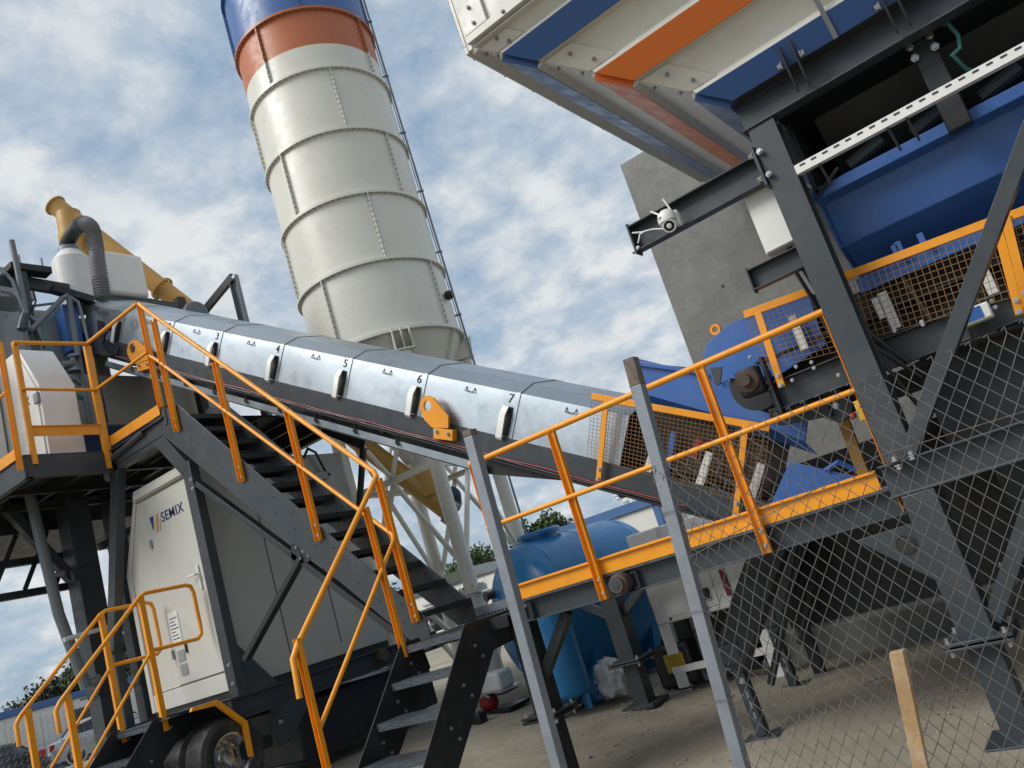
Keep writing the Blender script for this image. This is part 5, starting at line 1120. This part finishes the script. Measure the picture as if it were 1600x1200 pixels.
MB().box(q.x-.09, q.x+.09, q.y-.06, q.y+.08, q.z, q.z+.13).build('pack', 'black', t, bev=.015); MB().box(q.x-.05, q.x+.05, q.y-.03, q.y+.05, q.z+.131, q.z+.16).build('terminal', 'grey', t, bev=.006)
pts = [gp(z)+ZV*.01 for z in ((1345, 1078), (1358, 1070), (1374, 1063))]; tag(MB().path(pts+[pts[-1]+V((.08, -.03, 0))], .007, 6).build('bent_rod', 'black'), 'bent black steel rod lying on bare ground behind the fence', 'rod')
# ================================================================== PARKED CARS
def car(name, label, loc, rz, paint):
    t = thing(name, label, 'car', loc); t.rotation_euler = (0, 0, rz)
    K = []
    def part(mb, n, ma, parent=t, bev=0.0, smooth=35):
        o = mb.build(n, ma, None, bev=bev, smooth=smooth); o.parent = parent; return o
    # body: stations along length (x forward), half-width, sill, shoulder
    W = .86; Ln = 4.3
    st = [(-2.15, .62, .36, .80), (-2.10, .76, .28, .92), (-1.75, .84, .22, .96), (-.9, .86, .20, .97), (.3, .86, .20, .95), (1.1, .85, .20, .90), (1.8, .80, .24, .80), (2.08, .70, .30, .68), (2.15, .55, .36, .58)]
    rings = [[(x, -w*.96, lo), (x, -w, (lo+hi)/2), (x, -w*.95, hi-.06), (x, -w*.80, hi), (x, 0, hi+.02), (x, w*.80, hi), (x, w*.95, hi-.06), (x, w, (lo+hi)/2), (x, w*.96, lo), (x, 0, lo)] for x, w, lo, hi in st]
    body = part(MB().loft(rings), 'body', paint, smooth=45)
    cab = [(-1.72, .70, .94, .96), (-1.28, .66, .94, 1.36), (-.70, .63, .94, 1.44), (.0, .63, .94, 1.44), (.42, .64, .93, 1.36), (1.15, .72, .89, .92)]
    rings = [[(x, -.76, lo), (x, -w*.93, hi-.06), (x, -w*.75, hi), (x, w*.75, hi), (x, w*.93, hi-.06), (x, .76, lo)] for x, w, lo, hi in cab]
    roof = part(MB().loft(rings), 'cabin', paint, smooth=50)
    for sy in (-1, 1):
        for xa, xb_, ha, hb in ((-1.35, -.62, 1.22, 1.36), (-.52, .32, 1.36, 1.33)):
            y = lambda z: sy*(.772-.17*(z-.95)/.45)
            pts = [(xa+(.12 if xa < -1 else 0), y(1.0), 1.0), (xb_+(.42 if xa > -.6 else 0), y(1.0), 1.0), (xb_, y(hb), hb), (xa+.16, y(ha+.06), ha+.06), (xa+.04, y(ha-.06), ha-.06)]
            part(MB().prism(pts, (0, sy*-.02, 0)), 'side_window', 'glass')
        part(MB().box(-2.12, -1.93, sy*.62-.15, sy*.62+.15, .66, .88), 'tail_light', 'tail', bev=.02); part(MB().box(1.9, 2.1, sy*.55-.16, sy*.55+.16, .58, .72), 'headlight', 'chrome', bev=.02)
        part(MB().box(-.55, -.40, sy*.862-.01, sy*.862+.01, .82, .86), 'door_handle', 'black', bev=.006); part(MB().box(.75, .9, sy*.93-.08, sy*.93+.08, .95, 1.07), 'mirror', paint, bev=.02)
        mb = MB(); mb.box(-.58, -.574, sy*.864-.004, sy*.864+.004, .3, .94); mb.box(.48, .486, sy*.864-.004, sy*.864+.004, .3, .92); part(mb, 'door_seam', 'ink')
    part(MB().prism([(-1.66, -.58, 1.01), (-1.66, .58, 1.01), (-1.33, .52, 1.32), (-1.33, -.52, 1.32)], (-.02, 0, .02)), 'rear_window', 'glass'); part(MB().prism([(1.06, -.62, .97), (1.06, .62, .97), (.5, .54, 1.32), (.5, -.54, 1.32)], (.02, 0, .02)), 'windscreen', 'glass')
    part(MB().box(-2.22, -2.0, -.80, .80, .36, .60), 'bumper', paint, bev=.05); part(MB().box(2.0, 2.2, -.76, .76, .32, .54), 'bumper', paint, bev=.05)
    part(MB().box(-2.168, -2.15, -.26, .26, .68, .79), 'number_plate', 'plate', bev=.004); part(MB().box(-2.17, -2.14, -.45, .45, .83, .86), 'boot_trim', 'chrome', bev=.006)
    for x in (-1.32, 1.32):
        for sy in (-1, 1):
            c = (x, sy*.70, .31); w_ = part(MB().lathe([(.19, .13), (.28, .14), (.31, .10), (.31, -.05), (.28, -.09), (.19, -.08)], c, (0, sy, 0), 28), 'wheel', 'rubber')
            part(MB().lathe([(0, .10), (.06, .11), (.17, .10), (.195, .13)], c, (0, sy, 0), 24), 'hubcap', 'chrome', w_)
            part(MB().lathe([(.30, .158), (.37, .158), (.37, .10)], c, (0, sy, 0), 28), 'wheel_arch', paint)
    return t
hv = V((.35, .94, 0)); sc_ = P(74, 1165, D=31)+hv*2.1
car('parked_car', 'silver hatchback parked behind the cabin steps', (sc_.x, sc_.y, gz(-14)), math.atan2(hv.y, hv.x), 'silver')
sc_ = P(-48, 1196, D=27)
car('parked_car', 'dark saloon parked left of the silver hatchback', (sc_.x, sc_.y, gz(-14)), math.atan2(-.9, -.43), 'dark')
# ================================================================== SITE OFFICES
def office(name, label, o, xd, ln, dep, z0, h, wins, doors=()):
    o = V(o); xd = V(xd).normalized(); yd = V((-xd.y, xd.x, 0)); t = thing(name, label, 'site office', (o.x, o.y, z0))
    def pt(a, b, z): return o+xd*a+yd*b+ZV*(z0+z-o.z)
    def bx(a0, a1, b0, b1, z_0, z_1, n, ma, bev=.0, parent=None): return MB().prism([pt(a0, b0, z_0), pt(a1, b0, z_0), pt(a1, b1, z_0), pt(a0, b1, z_0)], ZV*(z_1-z_0)).build(n, ma, parent or t, bev=bev)
    n = max(2, int(ln/1.2))
    bx(0.02, ln-.02, .02, dep-.02, 0, h-.05, 'core', 'officew')
    for i in range(n): bx(ln*i/n+.01, ln*(i+1)/n-.01, 0, .019, .15, h-.1, 'wall_panel', 'officew', .003)
    bx(-.08, ln+.08, -.08, dep+.08, h-.04, h+.22, 'roof_fascia', 'roofblue', .01); bx(-.03, ln+.03, -.03, dep+.03, -.2, .14, 'base_rail', 'roofblue')
    for a in (0, ln-.14): bx(a-.02, a+.16, -.03, .1, .15, h-.05, 'corner_post', 'roofblue')
    for (a, z, w_, hh) in wins:
        wf = bx(a-.07, a+w_+.07, -.04, -.001, z-.07, z+hh+.07, 'window_frame', 'white', .008); bx(a, a+w_, -.055, -.041, z, z+hh, 'pane', 'glass', 0, wf); bx(a-.12, a+w_+.12, -.10, -.042, z+hh+.10, z+hh+.16, 'shutter_box', 'grey', .006, wf)
    for (a, w_, hh) in doors:
        d = bx(a, a+w_, -.04, -.001, .15, hh, 'door', 'steel', .01); bx(a+.08, a+.14, -.08, -.041, 1.0, 1.1, 'handle', 'chrome', 0, d)
    return t
a = P(700, 905, Y=21); b = P(1043, 833, Y=21)
office('site_office', 'white site office with blue roof edge beyond the blue tank', (-13.8, 21, 0), (1, 0, 0), 3.45, 2.6, 0, 2.72, [(2.05, 1.15, .62, .62)])
office('site_office', 'white site office with blue columns seen through the silo legs', (-27, 27, 0), (1, 0, 0), 9.5, 2.6, 0, 2.6, [(2.0, 1.0, 1.2, 1.0), (6.0, 1.0, 1.2, 1.0)], [(4, .9, 2.1)])
office('site_office', 'long white site office with blue roof line behind parked cars', (-36, 12.5, 0), (0, 1, 0), 15.5, 2.6, .42, 2.35, [(1.2, .9, .8, .9)], [(5.0, 1.0, 1.9), (9.0, 1.0, 1.9)])
# ================================================================== TREES
def tree(name, label, base, h, rx, ma, seed, n=6500, ls=.11):
    R = random.Random(seed); base = V(base); t = thing(name, label, 'tree', tuple(base), 'trees on the skyline')
    tr = MB(); tr.path([base-ZV*.2, base+V((.05, .03, h*.25)), base+V((-.08, .06, h*.5)), base+V((.02, 0, h*.8))], [rx*.09, rx*.075, rx*.05, rx*.02], 8)
    clumps = []
    for k in range(16):
        a = R.uniform(0, 6.283); rr_ = rx*R.uniform(.15, .85); z = h*R.uniform(.32, .95); rr_ *= math.sqrt(max(.1, 1-((z/h-.6)/.5)**2)); c = base+V((rr_*math.cos(a), rr_*math.sin(a), z)); clumps.append((c, rx*R.uniform(.25, .48)))
        tr.path([base+ZV*z*.55, lerp(base+ZV*z*.75, c, .5), c], [rx*.035, rx*.022, rx*.008], 5)
    tr.build('trunk', 'bark', t)
    mb = MB()
    for i in range(n):
        c, r = clumps[R.randrange(len(clumps))]
        d = V((R.gauss(0, 1), R.gauss(0, 1), R.gauss(0, .85))).normalized()*r*R.uniform(.35, 1.08); p = c+d
        u = V((R.gauss(0, 1), R.gauss(0, 1), R.gauss(0, 1))).normalized(); v = u.cross(V((R.gauss(0, 1), R.gauss(0, 1), R.gauss(0, 1)))).normalized(); s = ls*R.uniform(.6, 1.3)
        mb.add([p-u*s, p+v*s*.5, p+u*s, p-v*s*.5], [(0, 1, 2, 3)])
    mb.build('crown', ma, t, smooth=0)
def treeat(px, D, h, rx, label, ma, seed, **k):
    p = P(*px, D=D); tree('broadleaf_tree', label, (p.x, p.y, gz(p.x)), h, rx, ma, seed, **k)
treeat((860, 905), 34, 3.6, 1.75, 'round green tree standing beyond the blue water tank', 'leaf', 1)
treeat((760, 935), 55, 4.6, 2.6, 'low green tree seen between the silo legs', 'leaf', 2, ls=.15)
treeat((715, 950), 60, 4.0, 2.4, 'dark bushy tree left of the silo legs', 'leafd', 9, ls=.15)
treeat((600, 985), 60, 3.8, 2.6, 'hazy tree half hidden behind the stairs', 'leafd', 4, ls=.15)
for i, (x, y, h, lb) in enumerate(((50, 1160, 3.6, 'leftmost dark tree on the ridge above the site office'), (92, 1148, 4.4, 'dark tree behind the dark car and site office roof'), (135, 1135, 5.0, 'dark tree behind the yellow cabin handrail'), (185, 1118, 7.5, 'tall dark tree behind the mixer legs'), (225, 1105, 6.0, 'dark tree glimpsed beside the cabin corner'), (20, 1170, 2.8, 'low scrubby tree at the far left edge'))):
    treeat((x, y), 62, h, 3.0, lb, 'leafd', 20+i, ls=.16, n=7000)
t = thing('stone_heap', 'heap of pale stones on the roofline beyond the site office', 'heap', tuple(P(975, 790, D=24)))
R6 = random.Random(4); 
for i in range(14):
    c = P(960+R6.uniform(0, 34), 772+R6.uniform(0, 12)-.0, Y=23.8); r = R6.uniform(.08, .18)
    MB().ball(c, r, 8, 5, (1.3, 1, .7)).build('stone', 'officew', t)
MB().box(-13.2, -10.6, 23.6, 25, 0, 2.95).build('stone_bin', 'officew', t)
